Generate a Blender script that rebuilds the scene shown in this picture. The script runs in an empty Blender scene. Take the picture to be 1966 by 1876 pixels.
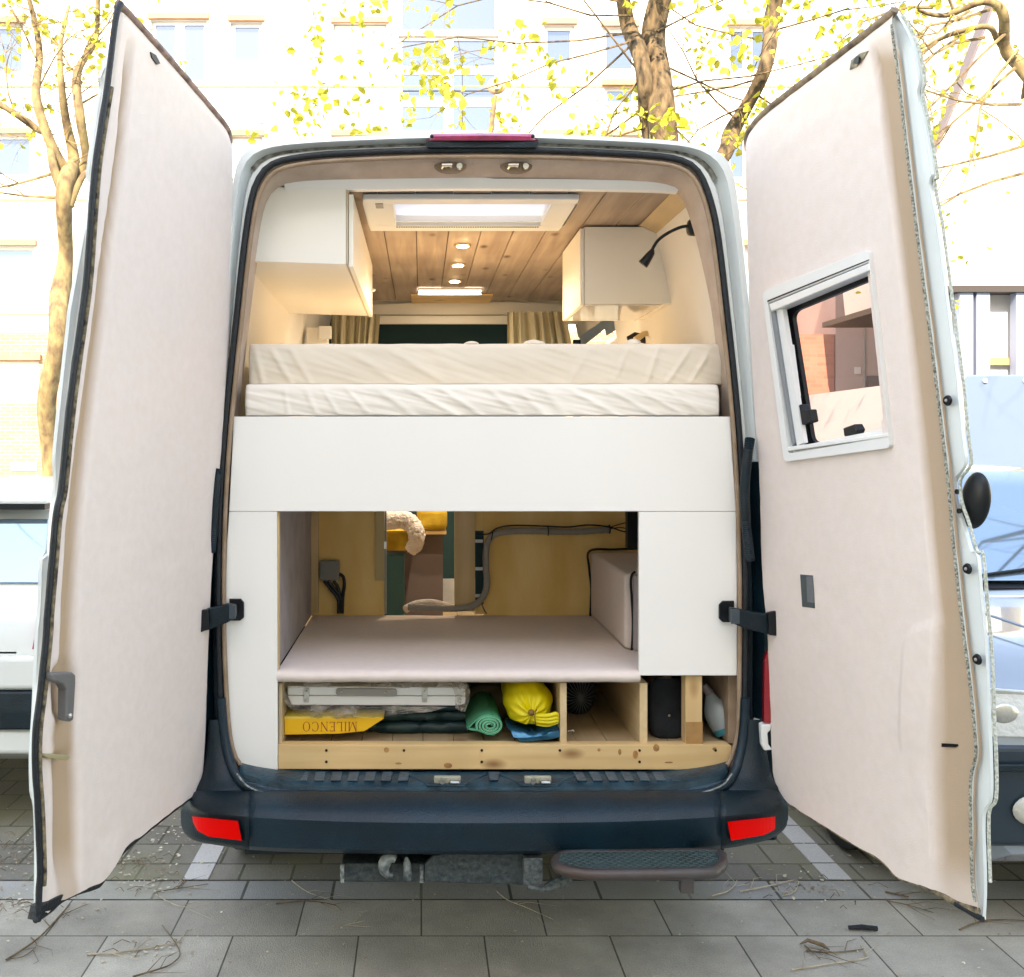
import bpy, bmesh, math, random
from mathutils import Vector, noise
R = math.radians
random.seed(7)
col = bpy.context.scene.collection
sc = bpy.context.scene

# ---------------------------------------------------------------- camera
F = 1950.0; D0 = 3.04; H = 1.66; VU = 809.0; VV = 856.0; WPX = 1966.0; HPX = 1876.0
cam_d = bpy.data.cameras.new('camera'); cam = bpy.data.objects.new('camera', cam_d); col.objects.link(cam)
cam.location = (0, -D0, H); cam.rotation_euler = (R(90), 0, 0)
cam_d.sensor_width = 36; cam_d.lens = 36 * F / WPX
cam_d.shift_x = (WPX / 2 - VU) / WPX; cam_d.shift_y = -(HPX / 2 - VV) / WPX
cam_d.clip_start = 0.05; cam_d.clip_end = 2000
sc.camera = cam
# ---------------------------------------------------------------- light
SUN_EL = 38.0; SUN_AZ = 191.0            # degrees, azimuth clockwise from +Y: the sun stands behind the photographer
w = bpy.data.worlds.new('World'); sc.world = w; w.use_nodes = True
nt = w.node_tree; bgn = nt.nodes['Background']
sky = nt.nodes.new('ShaderNodeTexSky'); sky.sky_type = 'NISHITA'; sky.sun_disc = False
sky.sun_elevation = R(SUN_EL); sky.sun_rotation = R(SUN_AZ); sky.ozone_density = 1.3; sky.air_density = 1.0; sky.dust_density = .4
nt.links.new(sky.outputs[0], bgn.inputs[0]); bgn.inputs[1].default_value = 0.15
sd = bpy.data.lights.new('sun', 'SUN'); sd.energy = 2.0; sd.angle = R(0.5); sd.color = (1, .95, .86)
sun = bpy.data.objects.new('sun', sd); col.objects.link(sun)
sdir = Vector((math.sin(R(SUN_AZ)) * math.cos(R(SUN_EL)), math.cos(R(SUN_AZ)) * math.cos(R(SUN_EL)), math.sin(R(SUN_EL))))
sun.rotation_euler = sdir.to_track_quat('Z', 'Y').to_euler()
sun.location = sdir * 60
sc.view_settings.view_transform = 'Standard'; sc.view_settings.look = 'None'
sc.view_settings.exposure = 3.02; sc.view_settings.gamma = 1
sc.view_settings.use_white_balance = True; sc.view_settings.white_balance_temperature = 9900; sc.view_settings.white_balance_tint = 14

# ---------------------------------------------------------------- helpers
def P(u, v, y):
    d = y + D0
    return Vector(((u - VU) * d / F, y, H - (v - VV) * d / F))

def material(name, c, rough=.6, metal=0., var=0., vs=4., bump=0., bs=60., c2=None, spec=.5, coat=0., c3=None, detail=4., vscale=(1, 1, 1), trans=0.):
    m = bpy.data.materials.new(name); m.use_nodes = True
    n = m.node_tree.nodes; l = m.node_tree.links; b = n['Principled BSDF']
    b.inputs['Base Color'].default_value = (*c, 1); b.inputs['Roughness'].default_value = rough
    b.inputs['Metallic'].default_value = metal; b.inputs['Specular IOR Level'].default_value = spec
    b.inputs['Coat Weight'].default_value = coat
    b.inputs['Transmission Weight'].default_value = trans
    tc = n.new('ShaderNodeTexCoord'); mp = n.new('ShaderNodeMapping'); l.new(tc.outputs['Object'], mp.inputs[0])
    mp.inputs['Scale'].default_value = vscale
    if var > 0 or c2:
        no = n.new('ShaderNodeTexNoise'); no.inputs['Scale'].default_value = vs; no.inputs['Detail'].default_value = detail
        l.new(mp.outputs[0], no.inputs[0])
        cr = n.new('ShaderNodeValToRGB'); l.new(no.outputs[0], cr.inputs[0])
        ca = c2 if c2 else tuple(x * (1 - var) for x in c); cb = c3 if c3 else tuple(min(1, x * (1 + var)) for x in c)
        cr.color_ramp.elements[0].position = .32; cr.color_ramp.elements[1].position = .68
        cr.color_ramp.elements[0].color = (*ca, 1); cr.color_ramp.elements[1].color = (*cb, 1)
        l.new(cr.outputs[0], b.inputs['Base Color'])
    if bump > 0:
        nb = n.new('ShaderNodeTexNoise'); nb.inputs['Scale'].default_value = bs; nb.inputs['Detail'].default_value = 5
        l.new(mp.outputs[0], nb.inputs[0])
        bp = n.new('ShaderNodeBump'); bp.inputs['Strength'].default_value = bump; bp.inputs['Distance'].default_value = .01
        l.new(nb.outputs[0], bp.inputs['Height']); l.new(bp.outputs[0], b.inputs['Normal'])
    return m

def glass(name, tint, alpha=.35, rough=.02):
    m = bpy.data.materials.new(name); m.use_nodes = True
    n = m.node_tree.nodes; l = m.node_tree.links; n.clear()
    o = n.new('ShaderNodeOutputMaterial'); t = n.new('ShaderNodeBsdfTransparent'); g = n.new('ShaderNodeBsdfGlossy')
    t.inputs[0].default_value = (*tint, 1); g.inputs['Roughness'].default_value = rough
    f = n.new('ShaderNodeLayerWeight'); f.inputs[0].default_value = .5
    pw = n.new('ShaderNodeMath'); pw.operation = 'POWER'; pw.inputs[1].default_value = 5; l.new(f.outputs['Facing'], pw.inputs[0]); f = pw
    a = n.new('ShaderNodeMath'); a.operation = 'MULTIPLY_ADD'; a.inputs[1].default_value = alpha * 4; a.inputs[2].default_value = .03
    l.new(f.outputs[0], a.inputs[0])
    mx = n.new('ShaderNodeMixShader'); l.new(a.outputs[0], mx.inputs[0]); l.new(t.outputs[0], mx.inputs[1]); l.new(g.outputs[0], mx.inputs[2])
    l.new(mx.outputs[0], o.inputs[0]); return m

def wood(name, c1, c2, knot, axis=0, sc_=1.0, rough=.55, kn=True):
    """pine: long grain along one axis plus scattered knots"""
    m = bpy.data.materials.new(name); m.use_nodes = True
    n = m.node_tree.nodes; l = m.node_tree.links; b = n['Principled BSDF']; b.inputs['Roughness'].default_value = rough
    tc = n.new('ShaderNodeTexCoord'); mp = n.new('ShaderNodeMapping'); l.new(tc.outputs['Object'], mp.inputs[0])
    s = [26 * sc_] * 3; s[axis] = 1.6 * sc_; mp.inputs['Scale'].default_value = s
    no = n.new('ShaderNodeTexNoise'); no.inputs['Scale'].default_value = 1; no.inputs['Detail'].default_value = 6; no.inputs['Distortion'].default_value = .6
    l.new(mp.outputs[0], no.inputs[0])
    cr = n.new('ShaderNodeValToRGB'); cr.color_ramp.elements[0].position = .3; cr.color_ramp.elements[1].position = .7
    cr.color_ramp.elements[0].color = (*c1, 1); cr.color_ramp.elements[1].color = (*c2, 1); l.new(no.outputs[0], cr.inputs[0])
    last = cr.outputs[0]
    # broad patchiness
    n2 = n.new('ShaderNodeTexNoise'); n2.inputs['Scale'].default_value = 3; l.new(tc.outputs['Object'], n2.inputs[0])
    mr = n.new('ShaderNodeMapRange'); mr.inputs['From Min'].default_value = .3; mr.inputs['From Max'].default_value = .7
    mr.inputs['To Min'].default_value = .84; mr.inputs['To Max'].default_value = 1.1; l.new(n2.outputs[0], mr.inputs[0])
    mx = n.new('ShaderNodeMix'); mx.data_type = 'RGBA'; mx.blend_type = 'MULTIPLY'; mx.inputs[0].default_value = 1
    l.new(last, mx.inputs[6]); l.new(mr.outputs[0], mx.inputs[7]); last = mx.outputs[2]
    if kn:
        m2 = n.new('ShaderNodeMapping'); l.new(tc.outputs['Object'], m2.inputs[0])
        s2 = [9.0 * sc_] * 3; s2[axis] = 4.0 * sc_; m2.inputs['Scale'].default_value = s2
        vo = n.new('ShaderNodeTexVoronoi'); vo.inputs['Scale'].default_value = 1; l.new(m2.outputs[0], vo.inputs[0])
        k = n.new('ShaderNodeValToRGB'); k.color_ramp.elements[0].position = .05; k.color_ramp.elements[0].color = (1, 1, 1, 1)
        k.color_ramp.elements[1].position = .19; k.color_ramp.elements[1].color = (0, 0, 0, 1); l.new(vo.outputs['Distance'], k.inputs[0])
        m3 = n.new('ShaderNodeMix'); m3.data_type = 'RGBA'; l.new(k.outputs[0], m3.inputs[0]); l.new(last, m3.inputs[6])
        m3.inputs[7].default_value = (*knot, 1); last = m3.outputs[2]
    l.new(last, b.inputs['Base Color'])
    bp = n.new('ShaderNodeBump'); bp.inputs['Strength'].default_value = .15; bp.inputs['Distance'].default_value = .004
    l.new(no.outputs[0], bp.inputs['Height']); l.new(bp.outputs[0], b.inputs['Normal'])
    return m

def brick(name, c1, c2, mortar, bw, bh, ms=.01, off=.5, rough=.85, rot=(0, 0, 0), bump=.5, var=.15, moss=None, vs=1.2):
    m = bpy.data.materials.new(name); m.use_nodes = True
    n = m.node_tree.nodes; l = m.node_tree.links; b = n['Principled BSDF']; b.inputs['Roughness'].default_value = rough
    tc = n.new('ShaderNodeTexCoord'); mp = n.new('ShaderNodeMapping'); l.new(tc.outputs['Object'], mp.inputs[0])
    mp.inputs['Rotation'].default_value = rot
    br = n.new('ShaderNodeTexBrick'); br.offset = off; br.inputs['Scale'].default_value = 1
    br.inputs['Brick Width'].default_value = bw; br.inputs['Row Height'].default_value = bh
    br.inputs['Mortar Size'].default_value = ms; br.inputs['Mortar Smooth'].default_value = .2
    br.inputs['Color1'].default_value = (*c1, 1); br.inputs['Color2'].default_value = (*c2, 1); br.inputs['Mortar'].default_value = (*mortar, 1)
    l.new(mp.outputs[0], br.inputs[0])
    no = n.new('ShaderNodeTexNoise'); no.inputs['Scale'].default_value = vs; no.inputs['Detail'].default_value = 8; no.inputs['Roughness'].default_value = .65
    l.new(tc.outputs['Object'], no.inputs[0])
    mr = n.new('ShaderNodeMapRange'); mr.inputs['From Min'].default_value = .3; mr.inputs['From Max'].default_value = .7
    mr.inputs['To Min'].default_value = 1 - var; mr.inputs['To Max'].default_value = 1 + var; l.new(no.outputs[0], mr.inputs[0])
    mx = n.new('ShaderNodeMix'); mx.data_type = 'RGBA'; mx.blend_type = 'MULTIPLY'; mx.inputs[0].default_value = 1
    l.new(br.outputs[0], mx.inputs[6]); l.new(mr.outputs[0], mx.inputs[7]); last = mx.outputs[2]
    n3 = n.new('ShaderNodeTexNoise'); n3.inputs['Scale'].default_value = 180; n3.inputs['Detail'].default_value = 3; l.new(tc.outputs['Object'], n3.inputs[0])
    mr3 = n.new('ShaderNodeMapRange'); mr3.inputs['From Min'].default_value = .3; mr3.inputs['From Max'].default_value = .7
    mr3.inputs['To Min'].default_value = .86; mr3.inputs['To Max'].default_value = 1.14; l.new(n3.outputs[0], mr3.inputs[0])
    m4 = n.new('ShaderNodeMix'); m4.data_type = 'RGBA'; m4.blend_type = 'MULTIPLY'; m4.inputs[0].default_value = 1
    l.new(last, m4.inputs[6]); l.new(mr3.outputs[0], m4.inputs[7]); last = m4.outputs[2]
    if moss:
        nm = n.new('ShaderNodeTexNoise'); nm.inputs['Scale'].default_value = 2.2; nm.inputs['Detail'].default_value = 7; l.new(tc.outputs['Object'], nm.inputs[0])
        rm = n.new('ShaderNodeValToRGB'); rm.color_ramp.elements[0].position = .45; rm.color_ramp.elements[1].position = .7
        rm.color_ramp.elements[1].color = (.75, .75, .75, 1); l.new(nm.outputs[0], rm.inputs[0])
        m5 = n.new('ShaderNodeMix'); m5.data_type = 'RGBA'; l.new(rm.outputs[0], m5.inputs[0]); l.new(last, m5.inputs[6]); m5.inputs[7].default_value = (*moss, 1)
        last = m5.outputs[2]
    l.new(last, b.inputs['Base Color'])
    bp = n.new('ShaderNodeBump'); bp.inputs['Strength'].default_value = bump; bp.inputs['Distance'].default_value = .006
    ma = n.new('ShaderNodeMath'); ma.operation = 'MULTIPLY_ADD'; ma.inputs[1].default_value = -1; l.new(br.outputs['Fac'], ma.inputs[0]); l.new(n3.outputs[0], ma.inputs[2])
    l.new(ma.outputs[0], bp.inputs['Height']); l.new(bp.outputs[0], b.inputs['Normal'])
    return m

def emis(name, c, s):
    m = bpy.data.materials.new(name); m.use_nodes = True; b = m.node_tree.nodes['Principled BSDF']
    b.inputs['Base Color'].default_value = (*c, 1); b.inputs['Emission Color'].default_value = (*c, 1); b.inputs['Emission Strength'].default_value = s
    return m

class MB:
    def __init__(s): s.v = []; s.f = []; s.m = []
    def add(s, vs, fs, mi=0):
        o = len(s.v); s.v += [tuple(x) for x in vs]; s.f += [tuple(i + o for i in f) for f in fs]; s.m += [mi] * len(fs); return s
    def box(s, x0, x1, y0, y1, z0, z1, mi=0):
        v = [(x0, y0, z0), (x1, y0, z0), (x1, y1, z0), (x0, y1, z0), (x0, y0, z1), (x1, y0, z1), (x1, y1, z1), (x0, y1, z1)]
        return s.add(v, [(0, 3, 2, 1), (4, 5, 6, 7), (0, 1, 5, 4), (1, 2, 6, 5), (2, 3, 7, 6), (3, 0, 4, 7)], mi)
    def pbox(s, u0, u1, v0, v1, y0, y1, mi=0):
        a = P(u0, v1, y0); b = P(u1, v0, y0); return s.box(a.x, b.x, y0, y1, a.z, b.z, mi)
    def prism(s, pts, off, mi=0):
        n = len(pts); off = Vector(off); a = [Vector(p) for p in pts]; b = [p + off for p in a]
        return s.add(a + b, [tuple(range(n))[::-1], tuple(range(n, 2 * n))] + [(i, (i + 1) % n, n + (i + 1) % n, n + i) for i in range(n)], mi)
    def pprism(s, px, y0, y1, mi=0):
        return s.prism([P(u, v, y0) for u, v in px], (0, y1 - y0, 0), mi)
    def loft(s, loops, closed=True, cap=(False, False), mi=0):
        n = len(loops[0]); vs = [p for L in loops for p in L]; fs = []
        for k in range(len(loops) - 1):
            for i in range(n if closed else n - 1):
                j = (i + 1) % n; fs.append((k * n + i, k * n + j, (k + 1) * n + j, (k + 1) * n + i))
        if cap[0]: fs.append(tuple(range(n))[::-1])
        if cap[1]: fs.append(tuple((len(loops) - 1) * n + i for i in range(n)))
        return s.add(vs, fs, mi)
    def tube(s, pts, r, n=8, closed=False, mi=0, flat=1.0, cap=True):
        pts = [Vector(p) for p in pts]; N = len(pts)
        if not hasattr(r, '__len__'): r = [r] * N
        loops = []; up = None
        for i, p in enumerate(pts):
            if closed: t = pts[(i + 1) % N] - pts[i - 1]
            else: t = pts[min(i + 1, N - 1)] - pts[max(i - 1, 0)]
            if t.length < 1e-9: t = Vector((0, 0, 1))
            t.normalize()
            if up is None: up = t.orthogonal().normalized()
            else:
                up = up - t * up.dot(t)
                if up.length < 1e-6: up = t.orthogonal()
                up.normalize()
            b = t.cross(up)
            loops.append([p + (up * math.cos(a) * flat + b * math.sin(a)) * r[i] for a in [2 * math.pi * k / n for k in range(n)]])
        if closed: loops.append(loops[0])
        return s.loft(loops, True, (cap and not closed, cap and not closed), mi)
    def cyl(s, a, b, r, n=20, mi=0, r2=None): return s.tube([a, b], [r, r if r2 is None else r2], n, mi=mi)
    def sph(s, c, r, nu=16, nv=10, mi=0, sq=(1, 1, 1)):
        c = Vector(c); L = []
        for j in range(nv + 1):
            th = math.pi * (j + .001) / (nv + .002)
            L.append([c + Vector((math.sin(th) * math.cos(2 * math.pi * i / nu) * r * sq[0], math.sin(th) * math.sin(2 * math.pi * i / nu) * r * sq[1], math.cos(th) * r * sq[2])) for i in range(nu)])
        return s.loft(L[::-1], True, (True, True), mi)
    def build(s, name, m, parent=None, smooth=False, bevel=0, seg=2, angle=35, recalc=True, subsurf=0):
        me = bpy.data.meshes.new(name); me.from_pydata(s.v, [], s.f); me.update()
        ms = m if isinstance(m, (list, tuple)) else [m]
        for x in ms: me.materials.append(x)
        for p, i in zip(me.polygons, s.m): p.material_index = i
        if recalc:
            bm = bmesh.new(); bm.from_mesh(me); bmesh.ops.remove_doubles(bm, verts=bm.verts, dist=1e-5)
            bmesh.ops.recalc_face_normals(bm, faces=bm.faces); bm.to_mesh(me); bm.free()
        if smooth:
            me.polygons.foreach_set('use_smooth', [True] * len(me.polygons))
            try: me.set_sharp_from_angle(angle=R(angle))
            except Exception: pass
        o = bpy.data.objects.new(name, me); col.objects.link(o)
        if parent: o.parent = parent; o.matrix_parent_inverse = parent.matrix_world.inverted()
        if bevel:
            b = o.modifiers.new('bevel', 'BEVEL'); b.width = bevel; b.segments = seg; b.limit_method = 'ANGLE'; b.angle_limit = R(40)
            b.harden_normals = False
        if subsurf:
            b = o.modifiers.new('sub', 'SUBSURF'); b.levels = subsurf; b.render_levels = subsurf
        return o

def tag(o, label=None, cat=None, group=None, kind=None):
    if label: o['label'] = label
    if cat: o['category'] = cat
    if group: o['group'] = group
    if kind: o['kind'] = kind
    return o
def thing(name, label, cat, loc=(0, 0, 0), group=None):
    o = bpy.data.objects.new(name, None); o.empty_display_size = .1; col.objects.link(o); o.location = loc
    bpy.context.view_layer.update()
    return tag(o, label, cat, group)
def smooth_path(pts, k=6, closed=False):
    pts = [Vector(p) for p in pts]; n = len(pts); out = []
    rng = range(n) if closed else range(n - 1)
    for i in rng:
        if closed: p0, p1, p2, p3 = pts[i - 1], pts[i], pts[(i + 1) % n], pts[(i + 2) % n]
        else: p0, p1, p2, p3 = pts[max(i - 1, 0)], pts[i], pts[i + 1], pts[min(i + 2, n - 1)]
        for j in range(k):
            t = j / k
            out.append(.5 * ((2 * p1) + (p2 - p0) * t + (2 * p0 - 5 * p1 + 4 * p2 - p3) * t * t + (3 * p1 - p0 - 3 * p2 + p3) * t ** 3))
    if not closed: out.append(pts[-1])
    return out
def wall_holes(mb, x0, x1, z0, z1, y0, y1, holes, mi=0):
    xs = sorted({x0, x1, *[h[0] for h in holes], *[h[1] for h in holes]}); zs = sorted({z0, z1, *[h[2] for h in holes], *[h[3] for h in holes]})
    xs = [x for x in xs if x0 <= x <= x1]; zs = [z for z in zs if z0 <= z <= z1]
    solid = lambda i, j: 0 <= i < len(xs) - 1 and 0 <= j < len(zs) - 1 and not any(h[0] < (xs[i] + xs[i + 1]) / 2 < h[1] and h[2] < (zs[j] + zs[j + 1]) / 2 < h[3] for h in holes)
    for i in range(len(xs) - 1):
        for j in range(len(zs) - 1):
            if not solid(i, j): continue
            a, b, c, d = xs[i], xs[i + 1], zs[j], zs[j + 1]
            mb.add([(a, y0, c), (b, y0, c), (b, y0, d), (a, y0, d)], [(0, 1, 2, 3)], mi)
            mb.add([(a, y1, c), (b, y1, c), (b, y1, d), (a, y1, d)], [(3, 2, 1, 0)], mi)
            if not solid(i - 1, j): mb.add([(a, y0, c), (a, y0, d), (a, y1, d), (a, y1, c)], [(0, 1, 2, 3)], mi)
            if not solid(i + 1, j): mb.add([(b, y0, c), (b, y1, c), (b, y1, d), (b, y0, d)], [(0, 1, 2, 3)], mi)
            if not solid(i, j - 1): mb.add([(a, y0, c), (a, y1, c), (b, y1, c), (b, y0, c)], [(0, 1, 2, 3)], mi)
            if not solid(i, j + 1): mb.add([(a, y0, d), (b, y0, d), (b, y1, d), (a, y1, d)], [(0, 1, 2, 3)], mi)
    return mb

# ---------------------------------------------------------------- materials
M = {}
M['paint'] = material('van_paint', (.66, .71, .71), .28, coat=.4, var=.04, vs=3, bump=.03, bs=30)
M['dark'] = material('dark_plastic', (.0008, .012, .019), .42, spec=.35, var=.35, vs=9, bump=.25, bs=220)
M['dark_gloss'] = material('dark_paint', (.0006, .017, .028), .36, spec=.4, c2=(.0004, .013, .024), c3=(.001, .022, .038), vs=7, bump=.3, bs=260, detail=9)
M['sill'] = material('scuffed_sill_plastic', (.005, .03, .048), .38, spec=.4, c2=(.002, .018, .03), c3=(.016, .062, .09), vs=16, bump=.3, bs=90, detail=8)
M['dust'] = material('chalky_dust', (.2, .25, .26), .9, c2=(.02, .05, .06), c3=(.36, .40, .40), vs=90, detail=6)
M['rubber'] = material('rubber_seal', (.004, .008, .012), .55, var=.5, vs=60, bump=.3, bs=120)
M['felt'] = material('felt_lining', (.785, .68, .63), .95, c2=(.77, .665, .61), c3=(.80, .695, .65), vs=40, bump=.35, bs=650, spec=.1, detail=10)
M['felt_tan'] = material('felt_stretched', (.38, .27, .19), .95, c2=(.31, .215, .145), c3=(.43, .31, .225), vs=14, bump=.55, bs=350, spec=.1, detail=10)
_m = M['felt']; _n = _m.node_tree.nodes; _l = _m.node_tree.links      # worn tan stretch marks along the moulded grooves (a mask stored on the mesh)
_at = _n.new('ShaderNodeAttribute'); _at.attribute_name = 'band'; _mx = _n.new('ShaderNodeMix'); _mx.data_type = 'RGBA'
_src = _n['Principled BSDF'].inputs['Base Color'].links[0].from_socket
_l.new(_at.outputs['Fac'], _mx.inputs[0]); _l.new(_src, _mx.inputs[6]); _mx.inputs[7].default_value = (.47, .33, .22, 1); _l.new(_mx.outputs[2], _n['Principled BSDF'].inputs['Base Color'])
M['felt_grey'] = material('felt_grey', (.42, .38, .38), .95, var=.12, vs=10, bump=.6, bs=400, spec=.1, detail=9)
M['felt_dirty'] = material('felt_dirty_rim', (.22, .17, .11), .95, c2=(.05, .045, .04), c3=(.34, .27, .17), vs=55, bump=.6, bs=300, spec=.1, detail=9)
M['white_board'] = material('white_laminate', (.84, .83, .80), .34, var=.02, vs=1.3, bump=.02, bs=14)
M['cream'] = material('cream_wall', (.80, .76, .70), .5, var=.02, vs=3, bump=.03, bs=20)
M['cream_gloss'] = material('cream_cabinet', (.86, .83, .76), .3, var=.015, vs=2)
M['carcass'] = material('cabinet_edge', (.60, .47, .33), .55, var=.06, vs=12)
M['white_plastic'] = material('white_plastic', (.72, .73, .72), .35)
M['alloy'] = material('alloy_frame', (.76, .77, .76), .35, metal=.1)
M['sheet'] = material('cotton_sheet', (.80, .75, .68), .85, var=.03, vs=5, bump=.1, bs=500, spec=.15)
M['sheet_b'] = material('cotton_sheet_beige', (.74, .66, .55), .85, var=.04, vs=5, bump=.1, bs=500, spec=.15)
M['pine'] = wood('pine_timber', (.66, .42, .19), (.74, .52, .26), (.28, .13, .045), 0, 1.0)
M['pine_v'] = wood('pine_upright', (.60, .40, .19), (.70, .49, .26), (.36, .19, .08), 2, 1.0)
M['pine_y'] = wood('pine_board', (.55, .40, .22), (.64, .49, .30), (.36, .22, .10), 1, 1.0)
M['ply'] = material('plywood', (.85, .55, .20), .7, c2=(.80, .49, .155), c3=(.92, .64, .27), vs=5, vscale=(1.6, 1, .5), bump=.1, bs=90)
M['plank'] = wood('ceiling_plank', (.27, .195, .15), (.42, .33, .255), (.07, .038, .022), 1, 1.0)
M['plank_gap'] = material('plank_gap', (.05, .028, .015), .9)
M['floor_plank'] = wood('floor_plank', (.40, .29, .17), (.50, .38, .24), (.25, .15, .08), 1, .8)
M['black'] = material('black_plastic', (.004, .006, .008), .4, spec=.35)
M['black_cloth'] = material('black_fabric', (.010, .014, .02), .9, var=.4, vs=12, bump=.4, bs=200)
M['chrome'] = material('steel', (.55, .54, .50), .3, metal=.9, var=.15, vs=40)
M['screw'] = material('screw_head', (.03, .025, .02), .5, metal=.6)
M['redlens'] = material('red_lens', (.85, .0, .0), .3, spec=.15)
M['tail'] = material('tail_lens', (.30, .006, .015), .15, coat=.5)
M['redlens_b'] = material('brake_lens', (.42, .03, .10), .12, coat=.6, var=.3, vs=20)
M['grey_pl'] = material('grey_plastic', (.30, .29, .27), .5)
M['conduit'] = material('grey_conduit', (.30, .27, .23), .55, bump=.4, bs=160)
M['mustard'] = material('mustard_velvet', (.55, .36, .03), .7, c2=(.40, .25, .02), c3=(.66, .46, .06), vs=14, bump=.2, bs=120)
M['fleece'] = material('white_fleece', (.88, .85, .86), .95, var=.1, vs=20, bump=1, bs=160)
M['teal'] = material('teal_paint', (.03, .13, .17), .5)
M['taupe'] = material('taupe_board', (.15, .12, .125), .7, var=.05, vs=6)
M['navy'] = material('dark_green_cover', (.010, .05, .055), .8, bump=.1, bs=80)
M['curtain'] = material('olive_curtain', (.52, .47, .33), .9, var=.08, vs=8, bump=.2, bs=200, spec=.1)
def tag_all(): pass
# ================================================================ SETTING: ground
g_mat = material('street_asphalt', (.16, .16, .155), .9, var=.1, vs=3, bump=.4, bs=120)
slab = brick('concrete_slabs', (.34, .315, .265), (.26, .24, .20), (.07, .065, .05), .425, .40, .0032, var=.32, vs=2.1, rot=(0, 0, 0))
paver = brick('small_pavers', (.21, .195, .16), (.15, .14, .12), (.06, .065, .04), .20, .20, .006, var=.2, moss=(.19, .185, .10))  # paver tones darkened to put the van's ground shadow into the colour
strip_m = brick('border_slabs', (.31, .305, .29), (.26, .26, .245), (.07, .075, .06), .33, .5, .006, off=0, var=.14, moss=(.24, .23, .17))
line_m = brick('white_marker_stones', (.52, .51, .49), (.46, .45, .43), (.14, .14, .12), .5, .2, .006, off=0, var=.12)
tag(MB().add([(-600, -600, -.012), (600, -600, -.012), (600, 600, -.012), (-600, 600, -.012)], [(0, 1, 2, 3)]).build('ground', g_mat), kind='structure')
o = MB().box(-14, 14, -11.5, .27 + .40, -.2, 0).build('pavement', slab); tag(o, kind='structure'); 
tag(MB().box(-14, 14, .677, .836, -.2, -.001).build('pavement_border', strip_m), kind='structure')
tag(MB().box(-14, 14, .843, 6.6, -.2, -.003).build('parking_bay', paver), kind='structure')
jm = material('joint_dirt', (.045, .042, .032), .95, var=.5, vs=30)
for yj in (.6735, .8395): tag(MB().box(-14, 14, yj - .0035, yj + .0035, -.1, .0015).build('pavement_joint', jm), kind='structure')
tag(MB().box(-14, 14, 13.0, 22.0, -.2, .1).build('far_pavement', slab), kind='structure')
for nm, X in (('bay_line', -.865), ('bay_line', 1.60), ('bay_line', -3.95), ('bay_line', 4.4)):
    tag(MB().box(X - .048, X + .048, .85, 5.6, -.1, .001).build(nm, line_m), kind='structure')

# ================================================================ buildings
render_w = material('white_render', (.58, .57, .55), .9, var=.03, vs=.5, bump=.05, bs=8)
render_o = material('orange_soffit', (.34, .20, .12), .8, var=.1, vs=2)
render_p = material('pink_render', (.42, .34, .31), .9, c2=(.34, .26, .25), c3=(.47, .385, .35), vs=.5, bump=.05, bs=8)
brick_m = brick('orange_brick', (.28, .17, .105), (.34, .22, .14), (.34, .29, .23), .26, .085, .010, rot=(R(90), 0, 0), var=.12, bump=.2)
frame_w = material('window_frame_white', (.66, .67, .69), .4)
pane_m = material('window_glass', (.085, .115, .16), .04, spec=.6, metal=.6)
shutter_m = material('roller_shutter', (.66, .64, .62), .6)
YB = 22.0
def facade_px(u, v): p = P(u, v, YB); return p.x, p.z
fb = thing('apartment_building', 'long white rendered apartment block with stairwell glazing and a brick ground floor across the street', 'building', (0, YB, 0))
wins = [  # u0,u1,v0,v1,kind
    (290, 397, 38, 158, 'two'), (443, 503, 42, 118, 'one'), (640, 742, 45, 118, 'shut'), (765, 958, -20, 60, 'stair1'), (765, 958, 68, 255, 'stair2'),
    (1045, 1103, 48, 120, 'one'), (1158, 1222, 52, 136, 'one'), (1398, 1478, 50, 136, 'two'), (1160, 1222, 165, 200, 'one'),
    (443, 503, 262, 340, 'shut'), (640, 742, 262, 340, 'shut'), (1045, 1120, 262, 345, 'one'), (1158, 1230, 262, 345, 'one'), (1398, 1478, 262, 345, 'two'),
    (-140, 45, 45, 140, 'two'), (-140, 60, 258, 340, 'two'), (-140, 66, 472, 545, 'two'), (160, 262, 472, 545, 'two'), (290, 397, 262, 340, 'two'), (290, 397, 472, 545, 'two'),
    (443, 503, 472, 545, 'one'), (640, 742, 472, 545, 'shut'), (1045, 1120, 472, 545, 'one'), (1398, 1478, 472, 545, 'two'),
    (-140, 75, 692, 776, 'shut'), (290, 397, 692, 776, 'shut'), (1140, 1260, 692, 776, 'shut')]
holes = []
for (a, b, c, d, k) in wins:
    x0, z1 = facade_px(a, c); x1, z0 = facade_px(b, d); holes.append((x0, x1, z0, z1))
XL, _ = facade_px(-420, 0); XR, _ = facade_px(1592, 0); _, ZT = facade_px(0, -190); _, ZB = facade_px(0, 638)
mb = MB(); wall_holes(mb, XL, XR, ZB, ZT, YB, YB + .3, holes); mb.build('wall', render_w, fb)
mb = MB(); wall_holes(mb, XL, XR, 0, ZB - .003, YB + .02, YB + .32, holes); mb.build('brick_plinth', brick_m, fb)
MB().box(XL, XR, YB + .33, YB + 10, 0, ZT).build('core', render_w, fb)
MB().box(XL - .3, XR + .3, YB - .4, YB + 10.3, ZT + .003, ZT + .3).build('roof', render_o, fb)
for v in (168, 385, 605):
    _, z = facade_px(0, v); MB().box(XL, XR, YB - .025, YB - .003, z, z + .035).build('string_course', render_o, fb)
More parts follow.
